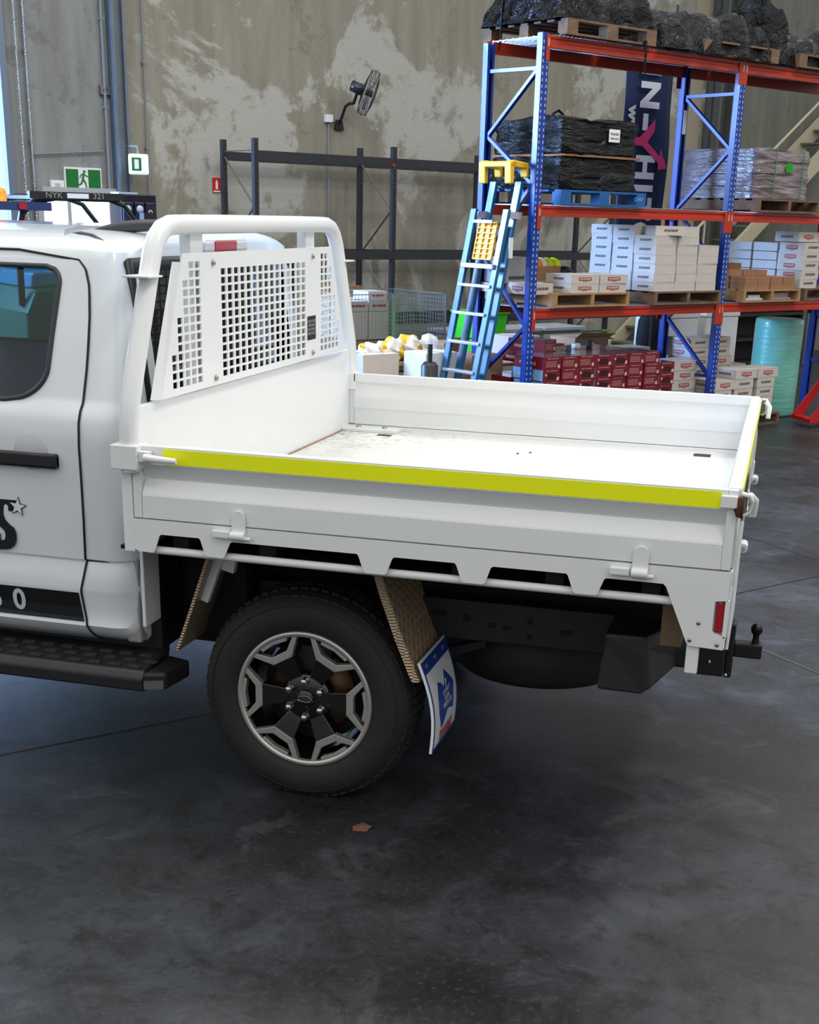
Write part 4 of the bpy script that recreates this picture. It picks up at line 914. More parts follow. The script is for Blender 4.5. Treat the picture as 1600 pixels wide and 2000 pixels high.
for i, (x, c_, n_) in enumerate(((.05, (226, 220, 216), 'white and red'), (.13, (240, 120, 20), 'bright orange'), (.21, (206, 214, 196), 'pale green'), (.29, (206, 210, 20), 'yellow'), (.38, (214, 230, 20), 'fluorescent lime'))):
    o = MB().lathe([(.03, -.03), (.075, -.03), (.078, 0), (.075, .03), (.03, .03), (.03, -.03)], (0, 0, 0), 'x', 20).build('tape_roll', M('roll_%d' % i, c_, .6)); tagm(o, '%s roll of reflective tape in the open brown carton' % n_, 'roll', (.42+x, .60, PZ+.22), .3, 'tape rolls in the open carton')
t = thing('cap', 'black peaked cap lying at the right of the open brown carton', 'cap', (.86, .5, PZ+.17)); MB().lathe([(0, .05), (.05, .045), (.08, .02), (.09, 0)], (0, 0, 0), 'z', 16).build('crown', BLK, t); B(-.03, .03, -.16, -.06, 0, .008).build('peak', BLK, t)
# pallet D and its stack
pallet(1.60, -.06, Z3+.012, 1.02, 1.14, OWOOD, 'grey weathered pallet carrying the tall white carton stack on the lower shelf')
GD = 'tall stack of white cartons on the lower shelf'
cols = ['left', 'middle', 'right']
for c_ in range(3):
    n = (6, 7, 5)[c_]
    for i in range(n):
        put('plain', 1.575+c_*.318, -.05, PZ+i*.0885, 'plain white carton, %s front column of the tall stack, %s layer up' % (cols[c_], ORDN[i]), GD)
for c_ in range(1, 3):
    for i in range(7):
        put('plain', 1.575+(.0), -.05+c_*.31, PZ+i*.0885, 'white carton with dark lettering, %s column of the stack side, %s layer up' % (('', 'middle', 'rearmost')[c_], ORDN[i]), GD)
o = put('plain2', 1.93, .0, PZ+6*.0885+.001, 'brown topped white carton crossing the top of the tall stack', GD, -.35); o.location = W(1.60, .0, PZ+6*.0885+.001)
t = thing('open_carton', 'shallow brown carton tray on the front corner of the tall stack', 'box', (1.585, .26-.03, PZ+6*.0885-.0)) if 0 else None
# pallet E : small brown cartons ; pallet F white cartons
pallet(2.98, -.06, Z3+.012, .98, 1.0, WOOD, 'orange-brown pallet under the small brown cartons on the lower shelf')
GE = 'small brown cartons on the lower shelf'
for r_, (n, z) in enumerate(((4, 0), (4, 1), (3, 2), (2, 3), (1, 4))):
    for i in range(n):
        put('brn', 3.02+i*.215, -.03+.21*(r_ > 1)+.2*(r_ > 2), PZ+z*.0635, 'small brown carton, %s from the left in the %s layer of the stepped pile' % (ORDN[i], ORDN[r_]), GE)
for r_ in range(5):
    for i in range(4):
        if r_ > 1 or 1: put('brn', 3.02+i*.215, .20+.0, PZ+r_*.0635, 'small brown carton, %s from the left, %s layer of the second row back' % (ORDN[i], ORDN[r_]), GE) if r_ < 3 - (i > 2) else None
t = thing('folded_sheet', 'white folded sheets pushed inside the left pallet opening of the brown cartons', 'sheet', (3.08, .0, Z3+.032)); B(0, .3, 0, .4, 0, .02).box(.08, .28, .02, .3, .02, .05).build('sheets', WHT, t)
t = thing('folded_sheet', 'pinkish folded sheets pushed inside the right pallet opening of the brown cartons', 'sheet', (3.55, .0, Z3+.032)); B(0, .32, 0, .4, 0, .02).box(.02, .3, .02, .4, .02, .07).build('sheets', M('pinkish_card', (180, 160, 165)), t)
pallet(4.12, .0, Z3+.012, 1.14, 1.1, OWOOD, 'brown pallet at the right edge of the lower shelf under white cartons')
GF = 'white cartons on the right pallet of the lower shelf'
for i in range(5):
    for c_ in range(3): put('word' if c_ == 0 else 'plain2', 4.05, .03+c_*.36, PZ+i*.095, 'white carton, %s column back, %s layer of the right lower shelf stack' % (('front', 'second', 'third')[c_], ORDN[i]), GF)
put('lg2', 4.02, .1, PZ+.49, 'white carton lying on top of the right lower shelf stack', GF)
# ---------------------------------------------------------------- maroon product cartons under the rack
def maroon(w, d, h, var):
    m = MB().box(0, w, 0, d, 0, h)
    q = .0012
    def r(x0, x1, z0, z1, mt): m.add([(x0, -q, z0), (x1, -q, z0), (x1, -q, z1), (x0, -q, z1)], [(0, 1, 2, 3)], mt)
    r(.01, w-.01, h*.84, h*.94, 2) if 0 else None
    if var == 0:
        m.text('WINCH  PHANTOM-X', h*.13, (w/2, -.002, h*.88), (1, 0, 0), (0, 0, 1), 2, .0003)
        m.add([(.05, -q, .02), (w*.8, -q, .015), (w*.86, -q, h*.45), (w*.7, -q, h*.62), (w*.34, -q, h*.68), (.06, -q, h*.45)], [(0, 1, 2, 3, 4, 5)], 1)
        m.lathe([(0, 0), (.012, .0005)], (w*.18, -.003, h*.55), 'y', 10, 2); r(w*.80, w*.96, .01, h*.36, 2)
    else:
        m.text('WINCH  PHANTOM-X', h*.13, (w/2, -.002, h*.88), (1, 0, 0), (0, 0, 1), 2, .0003)
        for i in range(4): r(.02, w*.72, h*(.22+i*.13), h*(.25+i*.13), 2)
        r(w*.80, w*.93, .01, h*.36, 2)
    # side
    def rs(y0, y1, z0, z1, mt): m.add([(-q, y0, z0), (-q, y1, z0), (-q, y1, z1), (-q, y0, z1)], [(0, 1, 2, 3)], mt)
    if var == 0: rs(.0, d, h*.05, h*.95, 3)  # glossy pale blue panel over the left end of the carton
    m.text('PHANTOM-X', h*.34, (-.002, d*.55, h*.4), (0, -1, 0), (0, 0, 1), 2, .0003, bold=.002)
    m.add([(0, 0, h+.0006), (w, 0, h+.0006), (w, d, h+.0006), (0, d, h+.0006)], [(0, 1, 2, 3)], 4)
    o = m.build('c', [MAR, MARD, PINK, M('glossy_blue_side', (120, 170, 205), .12, coat=.6), M('carton_top_sheen', (96, 70, 84), .18, coat=.6)]); me = o.data; bpy.data.objects.remove(o); return me
cW['m0'] = maroon(.222, .42, .112, 0); cW['m1'] = maroon(.222, .42, .112, 1)
GM = 'maroon product cartons stacked under the rack'
pallet(.06, -.12, 0, 1.94, .86, OWOOD, 'long timber pallet on the floor under the maroon cartons')
for c_ in range(8):
    for i in range(7 if c_ < 7 else 6):
        put('m%d' % random.randint(0, 1), .08+c_*.231, -.12+random.uniform(-.006, .006), .131+i*.1125, 'maroon product carton, %s column from the left, %s layer up' % (ORDN[c_], ORDN[i]), GM)
for c_ in range(1, 6): put('m1', .05+c_*.27, .32, .131+6*.1125+.0, 'maroon product carton, %s from the left in the back row on top' % ORDN[c_], GM, .05)
for c_ in range(6):
    pass
for i in range(5): 
    for c_ in range(2): put('m0' if i % 2 else 'm1', .05+c_*.26, .32, .131+i*.1125, 'maroon product carton with glossy end, back row, %s layer, %s column' % (ORDN[i], ORDN[c_]), GM)
put('m1', .42, .25, .131+7*.1125+.001, 'maroon product carton lying flat across the back of the stack top', GM, .3)
for c_ in range(2, 6):
    for i in range(6): put('m1', .05+c_*.27, .32, .131+i*.1125, 'maroon product carton in the hidden back row, %s column, %s layer' % (ORDN[c_], ORDN[i]), GM)
# tape + black tool on the cartons
t = thing('tape_measure', 'black and yellow tape measure standing on the maroon cartons', 'tape measure', (1.16, .36, .131+7*.1125+.001), .4); B(0, .085, 0, .05, 0, .085).build('case', BLK, t, .012); B(.05, .07, -.002, .0, .03, .06).build('badge', M('amber', (230, 160, 20)), t)
o = MB().lathe([(.02, 0), (.045, 0), (.045, .05), (.02, .05), (.02, 0)], (0, 0, 0), 'z', 20).build('tape_roll', WHT); tagm(o, 'white roll of packing tape beside the tape measure', 'roll', (1.02, .42, .131+7*.1125+.001))
# ---------------------------------------------------------------- white cartons on the floor, second bay
GW = 'white cartons stacked on the floor in the second bay'
pallet(2.76, .09, 0, 1.28, 1.14, OWOOD, 'timber pallet on the floor under the white logo cartons')
H3 = .104
def wstack(u, v, n, kinds, nm, z0=.131):
    for i in range(n): put(kinds[i % len(kinds)], u, v, z0+i*H3, 'white carton, %s layer up in the %s column of the floor stack' % (ORDN[i], nm), GW)
wstack(2.75, .02, 4, ['word', 'word', 'word', 'lg2'], 'front left'); wstack(3.10, .02, 5, ['word', 'word', 'word', 'word', 'lg2'], 'front middle'); wstack(3.48, .02, 5, ['word', 'word', 'word', 'word', 'lg2'], 'front right')
wstack(2.78, .42, 8, ['word', 'lg2', 'word', 'word'], 'rear left'); wstack(3.14, .42, 8, ['word', 'lg2', 'word', 'word'], 'rear middle'); wstack(3.50, .46, 5, ['word', 'lg2'], 'rear right')
GX = 'white cartons stacked behind the right blue frame'
pallet(2.05, .15, 0, .62, 1.0, OWOOD, 'timber pallet on the floor hidden behind the maroon cartons')
for c_ in range(2):
    for i in range((7, 6)[c_]): put('lg2', 2.12+c_*.22, .75-c_*.5, .131+i*H3, 'white logo carton, %s layer in the %s column left of the blue frame' % (ORDN[i], ('rear', 'front')[c_]), GX)
B_ = lambda *a: MB().box(*a)
def floorbox(u, v, w, d, h, mat, label, rot=0., z=0., flaps=False, pr=None, cat='box', name='carton'):
    t = thing(name, label, cat, (u, v, z), rot); MB().box(0, w, 0, d, 0, h).build('box_body', mat, t, .003)
    MB().box(w*.46, w*.54, -.001, d+.001, h, h+.001).build('packing_tape', M('tape_brown', (176, 140, 96), .3) if mat is not WBOX else M('tape_white', (230, 230, 228), .3), t)
    if flaps: MB().add([(0, 0, h), (w, 0, h), (w, -.12, h+.05), (0, -.10, h+.07)], [(0, 1, 2, 3)]).add([(w, 0, h), (w, d, h), (w+.1, d, h-.04), (w+.1, 0, h-.03)], [(0, 1, 2, 3)]).build('flap', mat, t, solid=.004)
    if pr: MB().text(pr, h*.22, (w*.55, -.002, h*.5), (1, 0, 0), (0, 0, 1), 0, .0004, bold=.002).build('print', RINK, t)
    return t
def stand(u, v, w, d, z, label):
    t = thing('workbench', label, 'bench', (u, v, 0)); B(0, w, 0, d, z-.03, z).build('bench_top', M('bench_ply', (170, 140, 104), .7), t)
    for x in (0, w-.05):
        for y in (0, d-.05): B(x, x+.05, y, y+.05, 0, z-.03).build('leg', DGR, t)
stand(.55, 1.25, 2.0, .8, .70, 'low plywood bench behind the rack carrying brown cartons')
floorbox(.95, 1.30, .40, .40, .26, WBOX, 'white carton with a red printed logo on the bench behind the rack', .0, .70, pr='CAL OFFROAD')
floorbox(1.55, 1.30, .16, .2, .17, CARD, 'small brown carton on the bench beside the white carton', 0, .70)
floorbox(1.85, 1.28, .52, .4, .22, CARD2, 'open brown carton on the bench with its flap folded down', .0, .70, flaps=True)
t = thing('rod', 'long green rod with lime tips lying across the bench cartons', 'rod', (1.0, 1.22, .985)); MB().tube([(0, 0, 0.01), (1.35, .1, 0.0)], .008, 8).build('shaft', M('rod_green', (20, 90, 60), .4), t); MB().tube([(-.05, 0, 0.01), (.02, 0, 0.01)], .011, 8).build('tip', M('lime', (160, 220, 20), .5), t); MB().tube([(1.3, .1, 0), (1.42, .105, 0)], .012, 8).build('tip', M('lime'), t)
t = thing('coat', 'black padded coat hanging over a stand behind the rack', 'coat', (3.85, 2.0, 0))
m = MB(); rings = [(0, .16, .12), (.2, .17, .13), (.5, .2, .14), (.8, .22, .15), (1.0, .2, .14), (1.15, .12, .09), (1.22, .05, .05)]
vs = [];
for z, a, b in rings: vs += [(a*math.cos(2*PI*k/16)*(1+.06*math.sin(5*k)), b*math.sin(2*PI*k/16), z) for k in range(16)]
m.add(vs, [(i*16+k, i*16+(k+1) % 16, (i+1)*16+(k+1) % 16, (i+1)*16+k) for i in range(len(rings)-1) for k in range(16)]+[tuple(range(15, -1, -1))], 0, True); m.build('coat_body', M('padded_black', (20, 22, 26), .8), t)
MB().tube([(.0, 0, 1.2), (0, .0, 1.3)], .015, 8).build('hanger_hook', CHR, t)
t = thing('wheelie_bin', 'bright green wheelie bin behind the rack', 'bin', (1.28, 2.2, 0), .1)
MB().add([(0, 0, .06), (.30, 0, .06), (.30, .34, .06), (0, .34, .06), (-.06, -.06, .52+.6), (.36, -.06, 1.12), (.36, .42, 1.12), (-.06, .42, 1.12)], [(3, 2, 1, 0), (0, 1, 5, 4), (1, 2, 6, 5), (2, 3, 7, 6), (3, 0, 4, 7), (4, 5, 6, 7)]).build('bin_body', GRN, t, .02)
B(-.08, .38, -.08, .44, 1.12, 1.15).build('lid', GRN, t, .01)
for x in (.02, .26): MB().lathe([(0, -.02), (.06, -.02), (.06, .02), (0, .02)], (x, .05, .06), 'x', 14).build('wheel', BLK, t)
# clear storage tubs far behind
for i in range(3):
    t = thing('storage_tub', 'clear plastic storage tub, %s in the row behind the bench' % ('leftmost', 'middle', 'rightmost')[i], 'tub', (1.7+i*.75, 3.2, .0), group='storage tubs'); tb_ = M('frosted_plastic', (178, 180, 184), .4)
    B(0, .66, 0, .5, 0, .80).build('tub_body', tb_, t, .03); B(-.02, .68, -.02, .52, .80, .85).build('lid', tb_, t, .01)
for i, (u, lab) in enumerate(((3.3, 'large white polystyrene box standing behind the white cartons'), (4.1, 'tall white box next to the dark cupboard behind the rack'))):
    t = thing('foam_box', lab, 'box', (u+1.0, 2.2, 0)); B(0, .66, 0, .5, 0, 1.0).build('box_body', WHT, t, .02); B(-.01, .67, -.01, .51, 1.0, 1.06).build('lid', WHT, t, .01)
t = thing('cupboard', 'dark brown open cupboard behind the bubble wrap roll', 'cupboard', (6.1, 2.6, 0)); cb = M('dark_cupboard', (46, 36, 34), .7)
MB().box(0, 1.6, .4, .43, 0, 1.3).box(0, .03, 0, .43, 0, 1.3).box(1.57, 1.6, 0, .43, 0, 1.3).build('carcass', cb, t)
for z in (.3, .62, .95, 1.27): B(.03, 1.57, 0, .4, z, z+.03).build('shelf', cb, t)
# bubble wrap roll
t = thing('bubble_wrap_roll', 'large upright roll of pale green bubble wrap right of the white cartons', 'roll', (4.55, .62, 0))
MB().lathe([(.06, 1.10), (.25, 1.12), (.275, 1.11), (.28, 1.06), (.28, .75), (.282, .4), (.28, .04), (.27, 0.005), (.06, .005)], (0, 0, 0), 'z', 40).build('wrap', BUB, t); MB().lathe([(.06, .01), (.06, 1.10)], (0, 0, 0), 'z', 20).build('core', CARD, t)
# pallet jack
RJ = M('jack_red', (176, 22, 30), .4)
t = thing('pallet_jack', 'red hand pallet jack parked at the right end of the rack', 'pallet jack', (4.0, -.35, 0), -.45)
MB().prism([(0, .06), (.10, .06), (.34, .46), (.60, .46), (.60, .52), (.30, .52), (.0, .10)], 1, -.02, .02).prism([(0, .06), (.10, .06), (.34, .46), (.60, .46), (.60, .52), (.30, .52), (.0, .10)], 1, .38, .42).box(.28, .62, 0, .4, .46, .52).box(0, .12, 0, .4, .06, .10).build('jack_frame', RJ, t)
for y in (.0, .28): B(.3, 1.4, y, y+.13, .05, .11).build('fork', RJ, t, .005)
for y in (.1, .3): MB().lathe([(0, -.03), (.09, -.03), (.1, 0), (.09, .03), (0, .03)], (.42, y, .10), 'y', 20).build('steer_wheel', BLK, t)
MB().tube([(.42, .2, .5), (.2, .2, 1.1)], .018, 8).build('handle', RJ, t)
# ---------------------------------------------------------------- banner
NAVY = M('navy_banner_cloth', (14, 40, 84), .75, var=.06)
t = thing('flag_banner', 'tall navy feather banner with white letters and a pink arrow behind the rack', 'banner', (2.66, 1.6, 0))
def bx_(y_): return .10*math.sin(y_*.9)*.2
m = MB(); n = 24; vs = []
for i in range(n+1):
    z = 1.1+i*(4.3-1.1)/n
    for k in range(9):
        x = k/8; vs.append((.06*(1-1)+x*.76+.02*(z-3)*.6*0, .02*math.sin(x*7+z*1.5)+.012*math.sin(z*5+x*3), z))
m.add(vs, [(i*9+k, i*9+k+1, (i+1)*9+k+1, (i+1)*9+k) for i in range(n) for k in range(8)], 0, True); m.build('cloth', NAVY, t, solid=.004)
MB().tube([(.78, .03, 0), (.78, .03, 4.4)], .014, 8).build('pole', BLK, t); MB().box(.5, 1.06, -.2, .26, 0, .02).build('foot', BLK, t)
BW = M('banner_white', (214, 220, 236), .6)
def rot_(txt, z, size, x=.36, sq=1.): return MB().text(txt, size, (x, -.045, z), (0, 0, -1), (1, 0, 0), 0, .001, bold=size*.045, squash=sq)
for ch, z in (('I', 3.70), ('N', 3.46), ('H', 2.72), ('I', 2.50), ('T', 2.28), ('O', 1.99)):
    rot_(ch, z, .40, sq=.92).build('letter', BW, t)
MB().box(.29, .37, -.046, -.044, 3.10, 3.27).build('letter', BW, t)
PK = M('banner_pink', (205, 45, 120), .6)
MB().add([(x, -.052, z) for x, z in ((.16, 3.02), (.26, 3.03), (.48, 3.22), (.48, 3.10), (.38, 2.98), (.60, 2.84), (.60, 2.92), (.73, 2.72), (.58, 2.70), (.58, 2.77), (.30, 2.94), (.16, 2.94))], [(0, 1, 4, 10, 11), (1, 2, 3, 4), (4, 5, 9, 10), (5, 6, 7, 8, 9)]).build('pink_arrow', PK, t, recalc=False, solid=.002)
rot_('www.', 3.10, .20, .12).build('web_lettering', BW, t)
# ---------------------------------------------------------------- ladder leaning on the rack
LBL_ = M('ladder_blue', (14, 88, 128), .35, coat=.3); AL = M('aluminium', (206, 208, 212), .3, .8)
t = thing('step_ladder', 'blue fibreglass platform ladder with yellow top leaning on the rack end', 'ladder', (0, 0, 0))
def rail(v, w, u0, z0, u1, z1, nm='rail'):
    return MB().beam((u0, v, z0), (u1, v, z1), .035, w, 0, (0, 1, 0)).build(nm, LBL_, t, .004)
fu = lambda z: -.60+.205*z
rail(.15, .085, fu(0), .0, fu(2.46), 2.46); rail(.50, .085, fu(0), .0, fu(2.46), 2.46)
rail(.10, .075, fu(0)-.14, .0, fu(2.22)-.13, 2.22, 'rear_rail'); rail(.555, .075, fu(0)-.14, .0, fu(2.22)-.13, 2.22, 'rear_rail')
for z in (.22, .50, .78, 1.04, 1.30, 1.55): MB().box(fu(z)-.17, fu(z)-.08, .10, .555, z-.012, z+.014).build('rung', AL, t, .003)
MB().box(fu(1.72)-.18, fu(1.72)-.08, .10, .555, 1.705, 1.745).build('platform_step', AL, t, .003)
yp = MB(); yp.box(-.012, .012, .0, .26, .0, .33)
pz = 1.78
yp = MB(); yw = M('ladder_yellow', (226, 176, 20), .5); 
for i in range(4): yp.box(0, .02, i*.085, i*.085+.012, 0, .34)
for i in range(8): yp.box(0, .02, 0, .267, i*.0465, i*.0465+.010)
yp.box(.016, .022, 0, .267, 0, .34)
pl_ = yp.build('platform', yw, t); pl_.location = (fu(pz)-.13, .20, pz); pl_.rotation_euler = (0, .2, 0)
MB().box(fu(2.1)-.20, fu(2.1)-.19, .2, .46, 2.10, 2.125).build('platform_edge', AL, t)
MB().prism([(fu(2.5)-.16, 2.44), (fu(2.5)-.17, 2.60), (fu(2.5)-.14, 2.64), (fu(2.5)+.05, 2.62), (fu(2.5)+.06, 2.5), (fu(2.5)+.03, 2.5), (fu(2.5)+.02, 2.57), (fu(2.5)-.12, 2.58), (fu(2.5)-.12, 2.44)], 1, .10, .19).prism([(fu(2.5)-.16, 2.44), (fu(2.5)-.17, 2.60), (fu(2.5)-.14, 2.64), (fu(2.5)+.05, 2.62), (fu(2.5)+.06, 2.5), (fu(2.5)+.03, 2.5), (fu(2.5)+.02, 2.57), (fu(2.5)-.12, 2.58), (fu(2.5)-.12, 2.44)], 1, .46, .55).box(fu(2.5)-.17, fu(2.5)-.10, .10, .55, 2.58, 2.63).build('top_cap', yw, t, .01)
for v in (.12, .53): B(fu(2.15)-.12, fu(2.15)+.06, v-.03, v+.03, 2.14, 2.20).build('hinge_bracket', AL, t)
B(fu(1.9)-.02, fu(1.9)+.03, .105, .11, 1.80, 1.98).build('rating_label', WHT, t)
# ---------------------------------------------------------------- wire cages, cartons and clutter left of the ladder
def cage(u, v, w, d, z0, z1, label, sides, rot=0.):
    t = thing('wire_cage', label, 'wire cage', (u, v, 0), rot, 'wire cages')
    def panel(p, q):
        p, q = Vector(p), Vector(q); L = (q-p).length; n = int(L/.045); k = int((z1-z0)/.045); m = MB()
        for i in range(n+1): a = p+(q-p)*i/n; m.beam((a.x, a.y, z0), (a.x, a.y, z1), .0045, .0045, 0, (1, 0, 0))
        for j in range(k+1): z = z0+(z1-z0)*j/k; m.beam((p.x, p.y, z), (q.x, q.y, z), .0045, .0045)
        for zz in (z0, z1): m.beam((p.x, p.y, zz), (q.x, q.y, zz), .010, .010)
        m.build('mesh_side', GALV, t)
    C_ = [(0, 0), (w, 0), (w, d), (0, d)]
    for i in sides: panel((*C_[i], 0), (*C_[(i+1) % 4], 0))
    for x, y in C_: MB().beam((x, y, 0), (x, y, z1), .02, .02, 0, (1, 0, 0)).build('corner_post', GALV, t)
    B(-.01, w+.01, -.01, d+.01, z0-.03, z0).build('base', DGR, t)
    return t
cage(.0, 3.0, .62, 1.15, .5, 1.30, 'galvanised wire cage filled with white cartons', (0, 1, 3))
cage(.68, 3.05, .75, 1.0, .45, 1.29, 'galvanised wire cage standing open right of the full cage', (0, 2, 1))
GC = 'white cartons inside the wire cage'
def cbox(u, v, z, w, d, h, label, mat, grp, pr=False):
    m = MB().box(0, w, 0, d, 0, h)
    if pr: m.text('CAL OFFROAD', h*.25, (w/2, -.002, h*.55), (1, 0, 0), (0, 0, 1), 1, .0004, bold=.003)
    tagm(m.build('carton', [mat, RINK]), label, 'box', (u, v, z), 0, grp)
for j, v in enumerate((3.04, 3.42, 3.78)):
    cbox(.04, v, .50, .56, .35, .30, 'brown carton at the bottom of the full wire cage, %s row' % ORDN[j], CARD, GC)
    for i, u in enumerate((.03, .32)):
        cbox(u, v, .81, .27, .35, .30, 'white carton in the full wire cage, %s row, %s side' % (ORDN[j], ('left', 'right')[i]), WBOX, GC)
        if not (j == 2 and i == 0): cbox(u, v, 1.115, .27, .34, .11, 'shallow white carton on top of the full wire cage, %s row, %s side' % (ORDN[j], ('left', 'right')[i]), WBOX, GC, pr=(j == 0))
cbox(.32, 3.06, 1.23, .26, .3, .10, 'white carton with red print, highest on the full wire cage', WBOX, GC, True)
# brown carton far behind
GR = thing('storage_rack', 'empty dark grey storage rack standing against the stained wall', 'rack', (0, 0, 0))
for uu in (-.2, 1.79, 3.75, 5.7):
    for vv in (4.6, 5.32): 
        m = B(uu-.03, uu+.03, vv-.03, vv+.03, 0, 2.93)
        for i in range(50): m.box(uu-.006, uu+.006, vv-.0315, vv-.03, .3+i*.052, .325+i*.052, 1)
        m.build('upright', [DGR, M('slot_black', (6, 6, 8))], GR)
    zs = [2.74, 2.2, 1.65, 1.1, .55, .1]
    for i in range(5): MB().beam((uu, 5.30 if i % 2 == 0 else 4.63, zs[i]), (uu, 4.63 if i % 2 == 0 else 5.30, zs[i+1]), .012, .02, 0, (1, 0, 0)).build('brace', ZINC, GR)
    MB().beam((uu, 4.63, 2.80), (uu, 5.3, 2.80), .012, .02, 0, (1, 0, 0)).build('brace', ZINC, GR)
for a, b_ in ((-.17, 1.76), (1.82, 3.72), (3.78, 5.67)):
    for z in (2.75, 1.66, .86): 
        if a < 0 and z < 1: continue
        B(a, b_, 4.57, 4.61, z-.05, z+.05).build('rack_beam', DGR, GR); B(a, b_, 5.31, 5.35, z-.05, z+.05).build('rack_beam', DGR, GR)
B(1.75, 1.79, 4.565, 4.57, 2.70, 2.74).build('red_clip', RED, GR)
cbox(.55, 4.2, 0, .5, .36, 1.32, 'tall brown carton standing behind the headboard and the wire cage', CARD, None)
# rubbish bags, clutter bench
stand(-1.15, 1.0, 1.5, .75, .80, 'low bench piled with plastic bags in front of the wire cages')
def bag(u, v, z, r, mat, label, seed, grp='plastic bags on the low bench', sq=.6):
    rnd = random.Random(seed); bm = bmesh.new(); bmesh.ops.create_icosphere(bm, subdivisions=4, radius=r); ph = [rnd.uniform(0, 6) for _ in range(6)]
    for w in bm.verts:
        c = w.co; f = 1+.16*math.sin(c.x/r*5+ph[0])*math.sin(c.y/r*4+ph[1])+.10*math.sin(c.z/r*9+ph[2]+c.x/r*6)+rnd.uniform(-.03, .03)
        c *= f; c.z = max(c.z*sq+r*sq*.8, 0)
        if c.z > r*sq*1.3: c.z += .15*r
    me = bpy.data.meshes.new('plastic_bag'); bm.to_mesh(me); bm.free(); me.materials.append(mat)
    for p in me.polygons: p.use_smooth = p.index % 3 > 0
    o = bpy.data.objects.new('plastic_bag', me); COL.objects.link(o); tagm(o, label, 'bag', (u, v, z), 0, grp); return o
YB = M('yellow_white_bag', (226, 222, 206), .4); 
nt = YB.node_tree; tcx = nt.nodes.new('ShaderNodeTexCoord').outputs['Object']; nt.links.new(mixc(nt, ramp(nt, noise(nt, tcx, 9, 3, .5), [(.52, G(0)), (.56, G(1))]), lin((232, 230, 224)), lin((226, 180, 20))), nt.nodes['Principled BSDF'].inputs['Base Color'])
bag(-.97, 1.25, .80, .14, YB, 'white and yellow plastic bag at the left end of the bag pile', 1); bag(-.74, 1.2, .80, .135, YB, 'white and yellow plastic bag second in the bag pile', 2, sq=.8); bag(-.50, 1.22, .80, .135, YB, 'white and yellow crumpled bag in the middle of the pile', 3, sq=.9)
bag(-.27, 1.2, .80, .11, M('blue_white_bag', (224, 232, 240), .4), 'white and blue plastic bag right of the yellow bags', 4, sq=1.1); bag(-.20, 1.06, .80, .09, YB, 'flat white and yellow bag lying at the front of the pile', 6, sq=.5)
cbox(-.98, 1.02, .80, .2, .12, .07, 'small black and pink box in front of the bags', M('black_pink', (80, 30, 60), .4), None); cbox(-.62, .98, .80, .3, .12, .08, 'dark grey product box in front of the yellow bags', BLK, None)
floorbox(.05, 1.35, .32, .3, .12, CARD2, 'small brown open carton at the right end of the bag bench', .2, .80, flaps=True)
floorbox(-1.68, .35, .40, .12, .97, WBOX, 'white carton with a small red box mark in front of the bag bench', .0, 0, pr='[]')
bag(-2.12, -.05, .553, .17, M('clear_bag', (206, 208, 216), .25), 'crumpled clear plastic bag beside the tray headboard', 8, None, 1.0)
floorbox(-2.40, -.30, .45, .5, .55, CARD2, 'brown carton holding the clear plastic bag', .15, 0)
floorbox(-1.86, -.3, .48, .45, .74, CARD2, 'pinkish brown carton with a sloping open flap beside the white carton', .1, 0, flaps=True)
t = thing('parasol_base', 'black cylindrical stand with a thin stem behind the tray side', 'stand', (-1.36, -.2, 0)); MB().lathe([(0, 0), (.16, 0), (.16, .03), (.075, .05), (.075, .92), (.05, .95), (0, .95)], (0, 0, 0), 'z', 24).build('body', BLK, t); MB().tube([(0, 0, .94), (0, 0, 1.10)], .022, 12).build('stem', BLK, t)
floorbox(-.76, .62, .40, .32, .30, WHT, 'white lidded box on the red carton left of the ladder', .05, .62)
floorbox(-.80, .60, .52, .36, .62, M('red_carton', (170, 20, 36), .5), 'red carton on the floor left of the ladder', .05, .0)
cbox(-.20, .60, 0, .40, .34, .88, 'tall brown carton seen through the ladder steps', CARD2, None)
bag(-.30, .33, .0, .12, BLK, 'black crumpled bag on the floor at the foot of the ladder', 11, None, 1.6)
# ---------------------------------------------------------------- wall fixtures
t = thing('fire_extinguisher_sign', 'red fire extinguisher location sign on the wall left of the grey rack', 'sign', (-.15, WV-.012, 2.425)); B(-.055, .055, 0, .006, -.085, .085).build('sign_plate', M('sign_red', (196, 20, 24), .5), t)
MB().prism([(-.016, -.045), (.016, -.045), (.016, .03), (.006, .045), (.006, .06), (-.006, .06), (-.006, .045), (-.016, .03)], 1, -.003, 0).box(-.045, .045, -.003, 0, -.078, -.062).build('sign_symbol', WHT, t)
t = thing('exit_sign', 'large green running man exit sign on the grey wall panel', 'sign', (-1.88, WV-.03, 2.43), 0)
B(-.225, .225, 0, .03, -.125, .125).build('sign_frame', WHT, t, .004); GS = M('exit_green', (0, 112, 40), .5)
B(-.208, -.06, -.003, 0, -.105, .105).build('green_panel', GS, t); B(.06, .208, -.003, 0, -.105, .105).build('green_panel', GS, t)
def man(s, ox, y):
    m = MB(); m.disc((ox+.012*s, y, .075*s), .014*s, 'y', 12)
    for a, b, w in (((.005, .058), (-.008, .0), .022), ((-.008, .0), (.022, -.035), .017), ((.022, -.035), (.030, -.09), .013), ((-.008, .0), (-.028, -.045), .017), ((-.028, -.045), (-.062, -.055), .013), ((.002, .055), (.040, .03), .010), ((.04, .03), (.058, .032), .009), ((.0, .055), (-.03, .04), .010), ((-.03, .04), (-.04, .01), .009)):
        m.beam((ox+a[0]*s, y, a[1]*s), (ox+b[0]*s, y, b[1]*s), .002, w*s, 0, (0, 1, 0)) if 0 else m.beam((ox+a[0]*s, y, a[1]*s), (ox+b[0]*s, y, b[1]*s), w*s, .002, 0, (0, 1, 0))
    return m
man(1.1, 0, -.004).build('running_man', GS, t)
